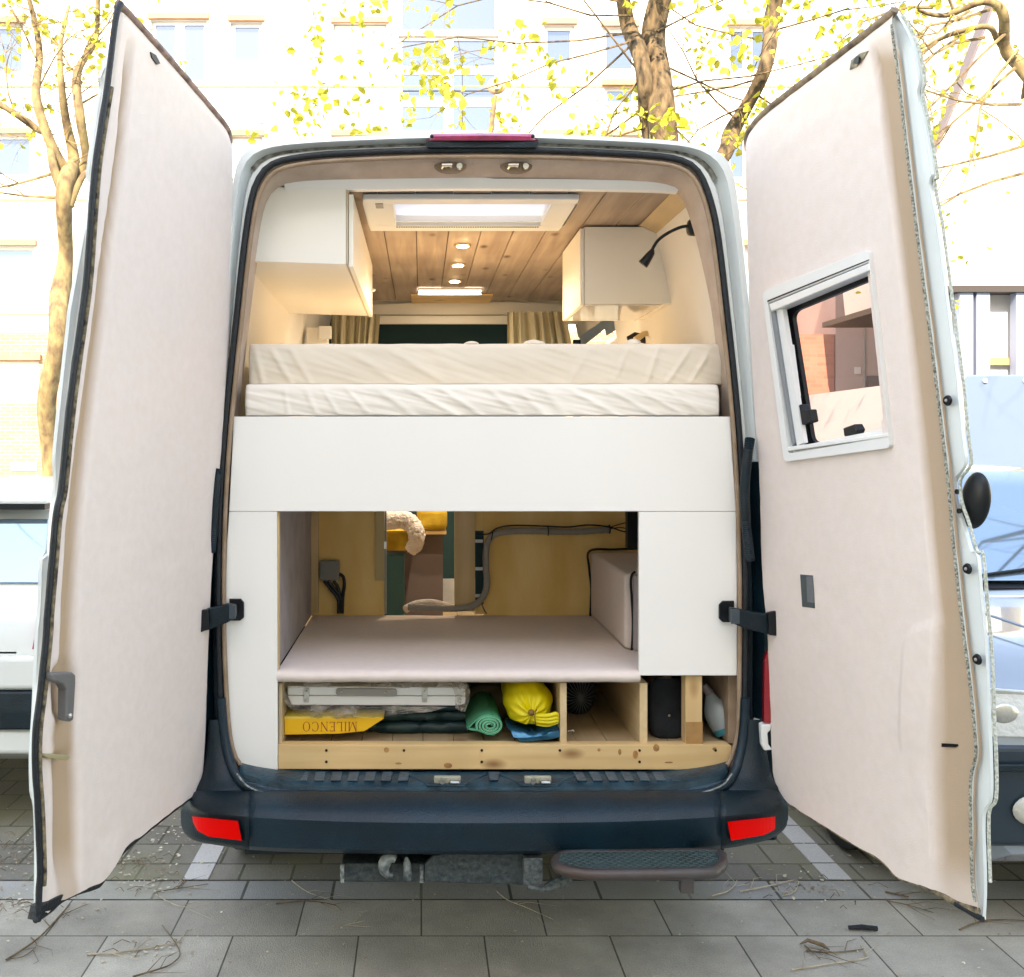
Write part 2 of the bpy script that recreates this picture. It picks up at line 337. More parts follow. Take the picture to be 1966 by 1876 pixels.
for (a, b, c, d, k), (x0, x1, z0, z1) in zip(wins, holes):
    f = MB(); t = .09; yy = YB + .12
    f.box(x0, x0 + t, yy, yy + .08, z0, z1); f.box(x1 - t, x1, yy, yy + .08, z0, z1)
    f.box(x0 + t, x1 - t, yy, yy + .08, z0, z0 + t); f.box(x0 + t, x1 - t, yy, yy + .08, z1 - t, z1)
    if k in ('two', 'stair2'):
        xm = (x0 + x1) / 2; f.box(xm - .12, xm + .12, yy, yy + .078, z0 + t, z1 - t)
    if k == 'stair2':
        for q in (.33, .66):
            z = z0 + (z1 - z0) * q; f.box(x0 + t, x1 - t, yy + .002, yy + .075, z - .1, z + .1)
    fo = f.build('window', frame_w, fb)
    g = MB(); g.box(x0 + t, x1 - t, yy + .03, yy + .05, z0 + t, z1 - t)
    if k == 'shut': g = MB().box(x0 + .03, x1 - .03, yy - .03, yy - .01, z0 + .02, z1 - .02); g.build('roller_shutter', shutter_m, fo)
    else: g.build('pane', pane_m, fo)
    if not k.startswith('stair'):
        MB().box(x0 - .06, x1 + .06, YB - .10, YB - .004, z1 + .001, z1 + .14).build('lintel', render_o, fo)
vx0, vz1 = facade_px(20, 886); vx1, vz0 = facade_px(72, 905)
f = MB().box(vx0, vx1, YB + .004, YB + .018, vz0, vz1); vf = f.build('vent', render_o, fb)
f = MB()
for i in range(13): x = vx0 + (vx1 - vx0) * (i + .5) / 13; f.box(x - .012, x + .012, YB - .01, YB + .003, vz0 + .02, vz1 - .02)
for i in range(5): z = vz0 + (vz1 - vz0) * (i + .5) / 5; f.box(vx0 + .03, vx1 - .03, YB - .014, YB - .011, z - .012, z + .012)
f.build('lattice', frame_w, vf)

# pinkish low building to the right of the apartment block
YP = 17.0
pb = thing('garage_building', 'pinkish low building with a brick corner, seen through the open door window', 'building', (7, YP, 0))
def pp(u, v): p = P(u, v, YP); return p.x, p.z
x0, z1 = pp(1604, 255); x1, _ = pp(1850, 0)
MB().box(x0, x1, YP, YP + 4.9, 0, z1).build('wall', render_p, pb)
xa, za = pp(1475, 642); xb, _ = pp(1602, 642)
MB().box(xa, xb, YP, YP + 3, 0, za).build('brick_wall', brick('red_brick', (.36, .16, .12), (.42, .2, .15), (.36, .2, .17), .26, .085, .012, rot=(R(90), 0, 0), var=.12, bump=.2), pb)
MB().box(x0 - .15, x1, YP - .15, YP + 5, z1 + .003, z1 + .15).build('roof', render_o, pb)
a, b = pp(1664, 722), pp(1745, 838)
MB().box(a[0], b[0], YP - .03, YP - .004, 0, a[1]).build('gate', material('gate_paint', (.16, .13, .13), .6), pb)
a, b = pp(1640, 705), pp(1652, 718)
MB().box(a[0], b[0], YP - .02, YP - .004, b[1], a[1]).build('notice_plate', render_w, pb)
a, b = pp(1658, 300), pp(1660, 850)
MB().box(a[0], b[0], YP - .03, YP - .003, b[1], a[1]).build('downpipe', M['grey_pl'], pb)

# white gabled building on the right with a flat canopy
YG = 12.0
gb = thing('gabled_building', 'tall white gable end with a dark edged canopy on the far right', 'building', (8, YG, 0))
gp = [(1795, 300), (1884, 78), (1990, -200), (2500, -200), (2500, 548), (1812, 548), (1800, 430)]
MB().pprism(gp, YG, YG + 3.5).build('wall', render_w, gb)
vg = MB()
for (p0, p1) in (((1795, 300), (1884, 78)), ((1884, 78), (1990, -200))):
    a0, a1 = P(*p0, YG - .06), P(*p1, YG - .06); vg.prism([a0, a1, a1 + Vector((-.03, 0, .01)), a0 + Vector((-.03, 0, .01))], (0, .3, 0))
vg.build('verge_trim', material('verge_grey', (.10, .085, .10), .6), gb)
a = P(1812, 552, YG - 1.2)
MB().box(a.x, a.x + 12, YG - 1.2, YG + 3, a.z - .06, a.z + .03).build('canopy', material('dark_fascia', (.03, .025, .025), .5), gb)
a2 = P(1800, 556, YG - .9)
wl = MB().box(a2.x, a2.x + 12, YG - .9, YG - .2, 0, a2.z - .02); wl.build('lower_wall', render_w, gb)
led = P(1790, 694, YG - .98); MB().box(led.x, led.x + 12, YG - .98, YG - .903, led.z - .05, led.z + .05).build('ledge', render_o, gb)
for u in (1852, 1884, 1960):
    p = P(u, 0, YG - 1.1); MB().box(p.x - .09, p.x + .09, YG - 1.15, YG - 1.0, 0, a.z - .063).build('post', material('blue_shadow_bar', (.26, .32, .46), .6), gb)  # pale blue bars stand in for pole shadows on the wall

# unseen block behind the photographer, its height set to keep the van's rear shaded
bb = thing('apartment_building', 'pale unseen apartment block shading the van from behind the photographer on the near side of the pavement', 'building', (0, -15, 0))
BZ = 14.9
hol = [(x, x + 1.3, z, z + 1.5) for x in [-18 + 3.1 * i for i in range(13)] for z in (1.2, 4.2, 7.2, 10.2)]
mb = MB(); wall_holes(mb, -22, 24, 0, BZ, -15.3, -15, hol); mb.build('wall', material('cream_render', (.66, .60, .50), .9, var=.05, vs=1), bb)
MB().box(-22, 24, -25, -15.31, 0, BZ).build('core', render_w, bb)
g = MB(); 
for h in hol: g.box(h[0], h[1], -15.2, -15.15, h[2], h[3])
g.build('pane', pane_m, bb)

# ================================================================ trees
bark = material('bark', (.09, .065, .04), .95, c2=(.012, .009, .006), c3=(.17, .12, .07), vs=18, vscale=(1, 1, .3), bump=1.0, bs=26, detail=8)
bark_y = material('lichen_bark', (.19, .145, .09), .95, c2=(.09, .06, .04), c3=(.25, .20, .10), vs=13, vscale=(1, 1, .5), bump=.8, bs=24, detail=8)
leafm = bpy.data.materials.new('young_leaf'); leafm.use_nodes = True
_n = leafm.node_tree.nodes; _l = leafm.node_tree.links; _b = _n['Principled BSDF']; _b.inputs['Roughness'].default_value = .6
_oi = _n.new('ShaderNodeTexCoord'); _no = _n.new('ShaderNodeTexNoise'); _no.inputs['Scale'].default_value = 2.5; _l.new(_oi.outputs['Object'], _no.inputs[0])
_cr = _n.new('ShaderNodeValToRGB'); _cr.color_ramp.elements[0].position = .35; _cr.color_ramp.elements[1].position = .65
_cr.color_ramp.elements[0].color = (.33, .35, .03, 1); _cr.color_ramp.elements[1].color = (.48, .45, .07, 1); _l.new(_no.outputs[0], _cr.inputs[0]); _l.new(_cr.outputs[0], _b.inputs['Base Color'])
_tr = _n.new('ShaderNodeBsdfTranslucent'); _l.new(_cr.outputs[0], _tr.inputs[0]); _mx = _n.new('ShaderNodeMixShader'); _mx.inputs[0].default_value = .35
_l.new(_b.outputs[0], _mx.inputs[1]); _l.new(_tr.outputs[0], _mx.inputs[2]); _l.new(_mx.outputs[0], _n['Material Output'].inputs[0])

def leaf(mb, c, s, rnd):
    d = Vector((rnd.gauss(0, 1), rnd.gauss(0, 1), rnd.gauss(0, 1) - .4)).normalized(); e = d.orthogonal().normalized()
    from mathutils import Quaternion
    e.rotate(Quaternion(d, rnd.random() * 6.28)); n = d.cross(e)
    pts = [(0, 0), (.35, .42), (.75, .30), (1.05, 0), (.75, -.30), (.35, -.42)]
    mb.add([c + d * (a * s) + e * (b * s) + n * (abs(b) * s * .35) for a, b in pts], [(0, 1, 2, 3), (0, 3, 4, 5)])
def grow(wood_mb, leaf_mb, p, d, L, r, depth, rnd, ls, lp, nleaf, droop=0.):
    n = 5; pts = [p.copy()]; rad = [r]; q = p.copy(); dd = d.normalized()
    for i in range(n):
        dd = (dd + Vector((rnd.gauss(0, .16), rnd.gauss(0, .16), rnd.gauss(0, .16) - droop)) ).normalized()
        q = q + dd * (L / n); pts.append(q.copy()); rad.append(r * (1 - .75 * (i + 1) / n))
        if depth > 0 and i >= 1:
            for _ in range(rnd.choice((1, 1, 2))):
                sd_ = (dd + Vector((rnd.gauss(0, .7), rnd.gauss(0, .5), rnd.gauss(0, .6)))).normalized()
                grow(wood_mb, leaf_mb, q, sd_, L * rnd.uniform(.4, .62), rad[-1] * .65, depth - 1, rnd, ls, lp, nleaf, droop)
        if depth <= 1 and rnd.random() < lp:
            for _ in range(rnd.randint(1, nleaf)): leaf(leaf_mb, q + Vector((rnd.gauss(0, .045), rnd.gauss(0, .045), rnd.gauss(0, .045))), ls * rnd.uniform(.6, 1.3), rnd)
    wood_mb.tube(pts, rad, 5 if r < .03 else 8, cap=False)
def tree(name, label, cat, limbs, y, rnd, branches, bk, base_r, ls=.1, lp=.5, nleaf=2, group=None, slim=1.):
    """limbs: list of px paths [(u,v,width_px),...]; branches: list of (u,v,du,dv,len m,r,depth,droop)"""
    s = F / (y + D0); foot = P(limbs[0][0][0], 0, y); t = thing(name, label, cat, (foot.x, y, 0), group)
    tr = MB()
    for k, L in enumerate(limbs):
        pts = [P(a, b, y) + Vector((0, .15 * math.sin(i * 1.7 + k), 0)) for i, (a, b, c) in enumerate(L)]
        if k == 0: pts[0].z = -.05
        sm = smooth_path(pts, 5); rr = smooth_path([(c, 0, 0) for a, b, c in L], 5)
        rads = [max(.004, q.x / s / 2 * slim) for q in rr]
        sm = [p + Vector((noise.noise(p * 1.7) * rads[i] * .5, noise.noise(p * 1.3 + Vector((5, 5, 5))) * rads[i] * .5, 0)) for i, p in enumerate(sm)]
        tr.tube(sm, rads, 14, cap=True)
    tr.build('trunk', bk, t, smooth=True, angle=60)
    wb = MB(); lb = MB()
    for (u, v, du, dv, L, r, dep, dr) in branches:
        dirv = Vector((du, rnd.uniform(-.35, .35), -dv)); grow(wb, lb, P(u, v, y), dirv, L, r, dep, rnd, ls, lp, nleaf, dr)
    wb.build('limbs', bk, t, smooth=True, angle=60, recalc=False)
    if lb.f: lb.build('crown', leafm, t, recalc=False)
    return t
rnd = random.Random(3)
# left tree
tree('street_tree', 'slender sunlit tree with yellow lichened bark and bare limbs at the far left', 'tree',
     [[(84, 1300, 44), (86, 900, 42), (95, 760, 46), (118, 640, 44), (112, 560, 50), (122, 480, 36), (128, 400, 40), (132, 345, 42), (130, 300, 30), (124, 240, 22), (128, 170, 17), (118, 90, 12), (124, 0, 8)],
      [(134, 345, 34), (158, 300, 22), (160, 230, 24), (152, 140, 20), (175, 60, 14), (190, -30, 10)],
      [(132, 350, 36), (105, 290, 26), (80, 200, 22), (68, 100, 18), (62, 40, 14), (50, -40, 10)],
      [(130, 400, 30), (112, 330, 22), (90, 260, 20), (60, 240, 16), (20, 215, 12), (-40, 180, 8)],
      [(140, 400, 20), (165, 340, 14), (185, 310, 12), (195, 260, 8), (215, 200, 6)]],
     8.2, rnd,
     [(128, 380, -1, -.15, 1.1, .02, 2, -.02), (112, 330, -1, .1, 1.1, .02, 2, 0), (90, 260, -1, -.6, 1.2, .016, 2, 0), (68, 110, -.7, -1, 1.1, .014, 2, 0), (74, 170, .6, -1, 1.0, .012, 2, 0),
      (155, 200, .9, -.5, 1.0, .014, 2, 0), (158, 160, -.6, -1, 1.2, .014, 2, 0), (165, 90, .9, -.7, .9, .012, 2, 0), (150, 140, .3, -1, 1.2, .012, 2, 0), (62, 50, 1, -.4, .9, .010, 2, 0), (30, 220, -.2, -1, 1.1, .012, 2, 0), (180, 310, .8, -.8, .8, .010, 2, 0), (60, 20, -.9, -.3, .8, .010, 2, 0)] + [(122 + (5 * i) % 9, 320 - 30 * i, (-1) ** i, -.7 - .2 * (i % 3), .9, .008, 2, 0) for i in range(10)] + [(158, 280 - 34 * i, (-1) ** (i + 1), -.5, .8, .007, 2, 0) for i in range(7)] + [(68 + 8 * (i % 3), 250 - 34 * i, (-1) ** i, -.6, .8, .007, 2, 0) for i in range(7)],
     bark_y, .13, ls=.08, lp=.045, nleaf=2, slim=.78)
# middle tree, two stems
br = []
for (u, v, a, b, L) in [(1215, 30, -1, -.3, 2.2), (1210, 80, -1, .1, 2.4), (1208, 90, -1, .6, 2.6), (1230, 150, -1, .8, 2.2), (1245, 200, -1, .9, 1.9), (1255, 240, -1, .3, 2.0), (1262, 120, 1, .2, 2.0), (1265, 180, 1, -.1, 2.2), (1268, 220, 1, .5, 1.8), (1262, 60, 1, -.5, 2.0),
                    (1462, 150, -1, .2, 1.8), (1480, 80, -1, -.3, 1.9), (1480, 60, 1, -.2, 1.8), (1440, 200, -1, .3, 1.6), (1420, 235, -.7, -.8, 1.5), (1450, 180, 1, .4, 1.4), (1200, 5, -1, -.1, 2.8), (1235, 150, -.8, -.6, 2.0), (1225, 60, -1, .35, 3.0)]:
    br.append((u, v, a, b, L, .012, 2, .01))
tree('street_tree', 'twin-stemmed tree with cracked dark bark and fresh yellow-green leaves above the van roof', 'tree',
     [[(1285, 900, 62), (1282, 500, 60), (1276, 300, 56), (1268, 220, 52), (1265, 120, 48), (1262, 40, 46), (1266, -60, 42)],
      [(1272, 300, 44), (1248, 230, 34), (1232, 170, 30), (1226, 100, 32), (1214, 40, 30), (1195, -10, 26), (1180, -60, 20)],
      [(1290, 480, 46), (1340, 370, 34), (1385, 300, 30), (1412, 250, 32), (1440, 200, 26), (1462, 150, 26), (1478, 90, 28), (1492, 20, 30), (1505, -60, 28)]],
     7.0, rnd, br, bark, .16, ls=.078, lp=.46, nleaf=4)
# right tree: limb arching in at the top right
br = []
for (u, v, a, b, L) in [(1900, 18, -1, .1, 1.6), (1860, 22, -1, .5, 1.3), (1935, 60, -.9, .7, 1.7), (1955, 95, -.6, .9, 1.8), (1890, 72, -1, .2, 1.5), (1850, 66, -.8, .7, 1.4), (1950, 130, -.9, .9, 1.7), (1790, 15, -1, -.2, 1.1), (1830, 18, -.8, -.9, 1.2), (1800, 80, -1, .8, 1.1), (1960, 200, -1, .4, 1.6), (1966, 280, -1, .5, 1.6), (1975, 330, -1, .3, 1.5)]:
    br.append((u, v, a, b, L, .016, 2, .02))
tree('street_tree', 'bare spreading tree leaning in from the right edge behind the open door', 'tree',
     [[(2075, 1100, 60), (2060, 700, 56), (2040, 400, 52), (2010, 240, 44), (1975, 125, 38), (1948, 85, 30), (1915, 35, 26), (1880, 12, 18), (1830, 18, 14), (1770, 14, 8), (1755, 14, 3)],
      [(1948, 85, 22), (1925, 72, 16), (1880, 64, 14), (1830, 66, 13), (1800, 72, 10), (1760, 98, 4)],
      [(1990, 180, 30), (1978, 60, 22), (1966, -40, 16)]],
     6.0, rnd, br, bark_y, .15, ls=.06, lp=.16, nleaf=1, slim=.72)

# bare trees behind the photographer: they are what the car windows mirror
for (X_, Y_, sd_) in ((-4.9, -2.8, 21), (7.2, 2.3, 23)):
    rr_ = random.Random(sd_); t_ = thing('street_tree', {21: 'bare tree left of the photographer, mirrored in the white car', 23: 'bare tree to the right of the parked cars, mirrored in the windscreen'}[sd_], 'tree', (X_, Y_, 0))
    MB().tube(smooth_path([(X_, Y_, -.05), (X_ + .05, Y_, 1.5), (X_ - .1, Y_ + .1, 3.5), (X_ + .1, Y_, 6.5)], 5), [.17 - .006 * i for i in range(16)], 12).build('trunk', bark, t_, smooth=True)
    wb_ = MB(); lb_ = MB()
    for i in range(9): a_ = i * 2.4; grow(wb_, lb_, Vector((X_, Y_, 2.3 + .45 * i)), Vector((math.cos(a_), math.sin(a_), .7)), 2.8, .06, 2, rr_, .1, .25, 3, 0)
    wb_.build('limbs', bark, t_, recalc=False); (lb_.build('crown', leafm, t_, recalc=False) if sd_ == 21 else None)

# street lamp
lp_ = thing('street_lamp', 'thin street lamp with a round tan head rising behind the van roof', 'street lamp', (P(942, 0, 13).x, 13, 0))
a = P(941, 262, 13); b = P(951, 184, 13)
MB().tube([(a.x - .02, 13, 0), (a.x, 13, a.z), (b.x, 13, b.z)], [.06, .045, .04], 12).build('pole', bark_y, lp_, smooth=True)
c = P(953, 165, 13); tan = material('lamp_tan', (.40, .26, .17), .6)
hd = MB().sph(c, .145, 20, 12, sq=(1.05, .5, .95)).build('lamp_head', tan, lp_, smooth=True)
MB().box(c.x - .03, c.x + .07, 12.88, 12.93, c.z - .09, c.z - .04).build('bracket', M['grey_pl'], hd)
# ================================================================ THE VAN
van = thing('camper_van', 'white high roofed camper van with both rear doors wide open and a bed platform inside', 'van', (.178, 0, 0))
CX, CV = 925, 900
def sample(loop, N=180, y=0., mirror_fix=False):
    out = []
    n = len(loop)
    for k in range(N):
        a = 2 * math.pi * k / N; dx, dy = math.cos(a), math.sin(a); best = None
        for i in range(n):
            x1, y1 = loop[i][0] - CX, loop[i][1] - CV; x2, y2 = loop[(i + 1) % n][0] - CX, loop[(i + 1) % n][1] - CV
            den = dx * (y2 - y1) - dy * (x2 - x1)
            if abs(den) < 1e-9: continue
            t = (x1 * (y2 - y1) - y1 * (x2 - x1)) / den; s_ = (x1 * dy - y1 * dx) / den
            if t > 0 and -1e-6 <= s_ <= 1 + 1e-6 and (best is None or t > best): best = t
        out.append((CX + dx * best, CV + dy * best))
    return [P(u, v, y) for u, v in out]
def blend(A, B, t): return [a.lerp(b, t) for a, b in zip(A, B)]
def sm_px(L, k=5): return [(p.x, p.y) for p in smooth_path([(a, b, 0) for a, b in L], k, True)]
OUT = [(384, 1530), (383, 1400), (384, 1300), (388, 1100), (398, 900), (414, 750), (428, 600), (439, 450), (448, 350), (460, 306), (482, 284), (525, 272), (600, 266), (700, 261), (820, 257), (925, 255), (1030, 257), (1130, 261), (1250, 267), (1330, 275), (1372, 288), (1396, 308), (1410, 345), (1424, 450), (1439, 600), (1453, 750), (1466, 900), (1476, 1100), (1481, 1300), (1482, 1400), (1482, 1530), (1400, 1570), (925, 1580), (450, 1570)]
SEAL = [(474, 1500), (450, 1480), (436, 1450), (428, 1400), (422, 1300), (419, 1180), (421, 1000), (429, 860), (440, 740), (455, 600), (469, 470), (483, 382), (500, 338), (530, 312), (600, 299), (700, 293), (820, 289), (925, 288), (1030, 289), (1150, 293), (1250, 299), (1305, 307), (1338, 327), (1360, 372), (1378, 450), (1396, 600), (1411, 740), (1421, 860), (1428, 1000), (1431, 1180), (1430, 1300), (1428, 1400), (1420, 1450), (1404, 1486), (1375, 1506), (1300, 1518), (1100, 1526), (925, 1528), (700, 1525), (560, 1518)]
TRIM = [(470, 1478), (452, 1465), (446, 1440), (440, 1380), (436, 1300), (434, 1180), (436, 1000), (447, 860), (458, 740), (474, 600), (490, 480), (504, 400), (524, 362), (560, 348), (640, 343), (820, 340), (925, 339), (1030, 340), (1200, 344), (1285, 352), (1318, 372), (1340, 430), (1358, 500), (1378, 600), (1393, 740), (1403, 860), (1410, 1000), (1413, 1180), (1412, 1300), (1410, 1400), (1404, 1440), (1392, 1465), (1375, 1478), (1100, 1482), (925, 1482), (700, 1482)]
sOUT, sSEAL, sTRIM = sm_px(OUT), sm_px(SEAL), sm_px(TRIM)
N = 240
A0 = sample(sOUT, N, 0.0); B0 = sample(sSEAL, N, .02)
# ring (frame of the opening): A -> B with a channel
ring = [blend(A0, B0, 0), blend(A0, B0, .30), blend(A0, B0, .38), blend(A0, B0, .55), blend(A0, B0, .68), blend(A0, B0, 1)]
offs = [.0, -.004, .018, .040, .022, .018]
for L, o_ in zip(ring, offs):
    for p in L: p.y = o_
ang = [2 * math.pi * k / N for k in range(N)]
def isdark(k, z):  # black plastic corner cladding reaches up to just below mid height
    return z < 1.62
mbw, mbd = MB(), MB()
for k in range(len(ring) - 1):
    for i in range(N):
        j = (i + 1) % N; q = [ring[k][i], ring[k][j], ring[k + 1][j], ring[k + 1][i]]
        (mbd if isdark(i, (q[0].z + q[2].z) / 2) else mbw).add(q, [(0, 1, 2, 3)])
fr = mbw.build('rear_frame', M['paint'], van, smooth=True, angle=50)
mbd.build('corner_cladding', M['dark'], van, smooth=True, angle=50)
# grime lodged in the top channel
gr = MB()
for i in range(N):
    j = (i + 1) % N; p = ring[3][i]
    if p.z > 2.49 and (p.x < .12 or p.x > .30):
        q = [ring[2][i].lerp(ring[3][i], .5), ring[2][j].lerp(ring[3][j], .5), ring[4][j], ring[4][i]]
        gr.add([Vector((a.x, a.y - .003, a.z)) for a in q], [(0, 1, 2, 3)])
gr.build('channel_grime', material('grime', (.06, .05, .04), .95, c2=(.035, .03, .022), c3=(.30, .30, .27), vs=45, detail=8, vscale=(1, 1, 1)), van)
# rubber seal
sl = MB(); sl.tube(sample(sSEAL, N, .010), .0098, 10, closed=True, flat=1.0)
sl.build('rubber_seal', M['rubber'], van, smooth=True, angle=70)
# felt trim from seal into the opening
S2 = sample(sm_px([(CX + (u - CX) * .985, CV + (v - CV) * .985) for u, v in sSEAL], 1), N, .03)
T2 = sample(sTRIM, N, .10)
ins = [sample(sSEAL, N, .022), S2, blend(S2, T2, .12), blend(S2, T2, .5), T2]
for p in ins[2]: p.y = .026
for p in ins[3]: p.y = .045
far_l = [Vector((p.x, .16, p.z)) for p in T2]
ft = MB().loft(ins + [far_l])
ft.build('felt_trim', material('felt_trim', (.56, .44, .36), .95, c2=(.50, .385, .31), c3=(.61, .49, .41), vs=12, bump=.5, bs=350, spec=.1), van, smooth=True, angle=50)
sl2 = MB(); sl2.tube([p + Vector((0, -.006, 0)) for p in sample(sm_px([(CX + (u - CX) * .977, CV + (v - CV) * .977) for u, v in sSEAL], 1), N, .015)], .007, 6, closed=True)
sl2.build('felt_piping', M['felt_tan'], van, smooth=True, angle=70)

# outer skin
stat = [(0, 0), (.012, .010), (.05, .022), (.16, .05), (.22, .06), (.45, .08), (.70, .10), (1.2, .13), (1.72, .14), (2.3, .14), (2.8, .14), (3.6, .13), (4.6, .06), (5.1, -.05)]
loops = []
for y, g in stat:
    L = []
    for p in A0:
        sgn = max(-1, min(1, (p.x - .178) / .45)); zf = max(0, min(1, (2.6 - p.z) / .5))
        z = p.z
        if p.z < .75: z = .48 if y < .3 else .34
        top = max(0, (p.z - 2.3) / .3)
        L.append(Vector((p.x + g * sgn * (.35 + .65 * zf), y, z + (g * .35 if top > 0 else 0) * top - (max(0, y - 3.4) ** 1.5 * .30 if p.z > 1.7 else 0))))
    loops.append(L)
sk = MB(); skd = MB()
for k in range(len(loops) - 1):
    for i in range(N):
        j = (i + 1) % N; q = [loops[k][i], loops[k][j], loops[k + 1][j], loops[k + 1][i]]
        c = sum(q, Vector()) / 4
        if c.z > 2.5 and -.10 < c.x < .44 and .22 < c.y < .70: continue
        if c.x > .9 and 1.70 < c.y < 4.4 and 1.68 < c.z < 2.3: continue
        (skd if (isdark(0, c.z) and c.y < .1) else sk).add(q, [(0, 1, 2, 3)])
sk.add(loops[-1], [tuple(range(N))])
sk.build('body_shell', M['paint'], van, smooth=True, angle=50)
skd.build('lower_rear_skin', M['dark'], van, smooth=True, angle=50)
# rear axle wheels
for sx in (-.66, 1.0):
    ty = MB()
    ty.tube([(sx - .11, 1.2, .34), (sx - .09, 1.2, .34), (sx + .09, 1.2, .34), (sx + .11, 1.2, .34)], [.30, .34, .34, .30], 32)
    wh = ty.build('wheel', M['rubber'], van, smooth=True)
    MB().cyl((sx - .115, 1.2, .34), (sx + .115, 1.2, .34), .2, 24).build('rim', M['chrome'], wh, smooth=True)
for sx in (-.66, 1.0):
    ty = MB(); ty.tube([(sx - .11, 4.3, .34), (sx - .09, 4.3, .34), (sx + .09, 4.3, .34), (sx + .11, 4.3, .34)], [.30, .34, .34, .30], 32); ty.build('wheel', M['rubber'], van, smooth=True)
# underbody: unseen spare wheel and exhaust added to deepen the ground shade
sw = MB(); sw.tube([(.2, .95, .30), (.2, .95, .32), (.2, .95, .46), (.2, .95, .48)], [.28, .33, .33, .28], 30); sw.build('spare_wheel', M['rubber'], van, smooth=True)
MB().tube([(-.45, .35, .42), (-.45, 1.0, .40), (-.42, 2.4, .40)], .035, 12).build('exhaust_pipe', M['dark'], van, smooth=True)
MB().cyl((-.6, 1.2, .34), (.95, 1.2, .34), .05, 14).build('axle', M['dark'], van, smooth=True)
MB().box(-.62, .96, .25, 4.9, .42, .66).build('underbody', M['dark'], van)

# high level brake light
def dome_loft(px_top, px_bot, y, depth):
    L = [P(u, v, y) for u, v in px_top]; B_ = [P(u, v, y) for u, v in px_bot]
    return L, B_
bl = MB(); nseg = 20; L1, L2, L3, L4, L5 = [], [], [], [], []
for i in range(nseg + 1):
    t = i / nseg; u = 818 + 216 * t; e = math.sin(math.pi * t) ** .3 if 0 < t < 1 else 0
    vt = 256.5 - 2 * math.sin(math.pi * t); vb = 270.5
    L1.append(P(u, vt, .012)); L2.append(P(u, vt + 1.5, .012 - .022 * e)); L3.append(P(u, vt + 6, .012 - .036 * e)); L4.append(P(u, vb - 1, .012 - .03 * e)); L5.append(P(u, vb, .012))
bl.loft([L1, L2, L3, L4, L5], closed=False)
b_ = bl.build('brake_light', M['redlens_b'], van, smooth=True, angle=60)
ht = MB().pprism([(818, 272), (1034, 272), (1030, 283), (822, 283)], -.008, .03).build('brake_light_housing', M['dark'], van)
for u in (829, 1023): p = P(u, 262, -.028); MB().sph(p, .006, 10, 6).build('screw', M['screw'], b_, smooth=True)

# striker plates on the header
for u in (868, 995):
    p = P(u, 318, .035)
    s_ = MB(); s_.sph(p + Vector((-.005, .014, .002)), .045, 20, 10, sq=(1.1, .25, .55)); so = s_.build('latch_striker', M['felt_tan'], van, smooth=True)
    s2 = MB(); s2.tube([p + Vector((-.03, .002, -.006)), p + Vector((-.028, -.018, -.004)), p + Vector((-.004, -.018, -.002)), p + Vector((-.004, .002, -.004))], .006, 8)
    s2.cyl(p + Vector((.022, .004, -.004)), p + Vector((.022, -.012, -.004)), .009, 12); s2.build('hook', M['chrome'], so, smooth=True)
# header strip (cream valance)
h = MB(); T, Bt = [], []
for i in range(33):
    t = i / 32; u = 545 + 762 * t; arch = 4 * t * (1 - t)
    T.append(P(u, 350 - 9 * arch ** .6 + (2 if t > .5 else 0), .112)); Bt.append(P(u + (3 if t < .5 else -6), 369 - 7 * arch ** .6, .128))
h.loft([[p + Vector((0, .02, 0)) for p in T], T, Bt, [p + Vector((0, .03, 0)) for p in Bt]], closed=False)
h.build('header_strip', M['white_board'], van)
hb = MB(); hb.loft([[Vector((p.x, .135, p.z + .03)) for p in T], [Vector((p.x, .137, p.z - .02)) for p in T]], closed=False); hb.build('header_backing', M['felt_tan'], van)

# -------- bumper: stations along u, each (u, y_front offset, v_top_back, v_crease, v_bot)
stn = [(352, .00, 1543, 1556, 1583), (362, -.08, 1535, 1556, 1600), (385, -.14, 1530, 1559, 1611), (430, -.18, 1532, 1563, 1619), (480, -.20, 1534, 1568, 1626),
       (560, -.215, 1536, 1573, 1630), (700, -.225, 1537, 1578, 1633), (925, -.23, 1538, 1580, 1635), (1150, -.225, 1537, 1578, 1633), (1290, -.215, 1536, 1573, 1630),
       (1382, -.20, 1534, 1567, 1624), (1430, -.18, 1531, 1562, 1617), (1475, -.14, 1527, 1557, 1606), (1498, -.08, 1532, 1549, 1592), (1508, .0, 1538, 1547, 1578)]
def bump_sec(u, yo, vt, vc, vb):
    e = -yo / .23
    return [P(u, vt - 22 * e, .03), P(u, vt - 10 * e, yo * .55), P(u, vc - 22 * e, yo * .92), P(u, vc - 6, yo), P(u, vc, yo - .006), P(u, vc + 5, yo - .004), P(u, (vc + vb) / 2, yo + .012), P(u, vb - 6, yo + .02), P(u, vb, yo + .045), P(u, vb - 4, .04)]
def interp(st, k=5):
    q = smooth_path([(a[0], a[1] * 100, a[2]) for a in st], k); r_ = smooth_path([(a[3], a[4], 0) for a in st], k)
    return [(a.x, a.y / 100, a.z, b.x, b.y) for a, b in zip(q, r_)]
full = interp(stn)
parts = [('bumper_corner', [s_ for s_ in full if s_[0] <= 482]), ('bumper', [s_ for s_ in full if 479 <= s_[0] <= 1384]), ('bumper_corner', [s_ for s_ in full if s_[0] >= 1381])]
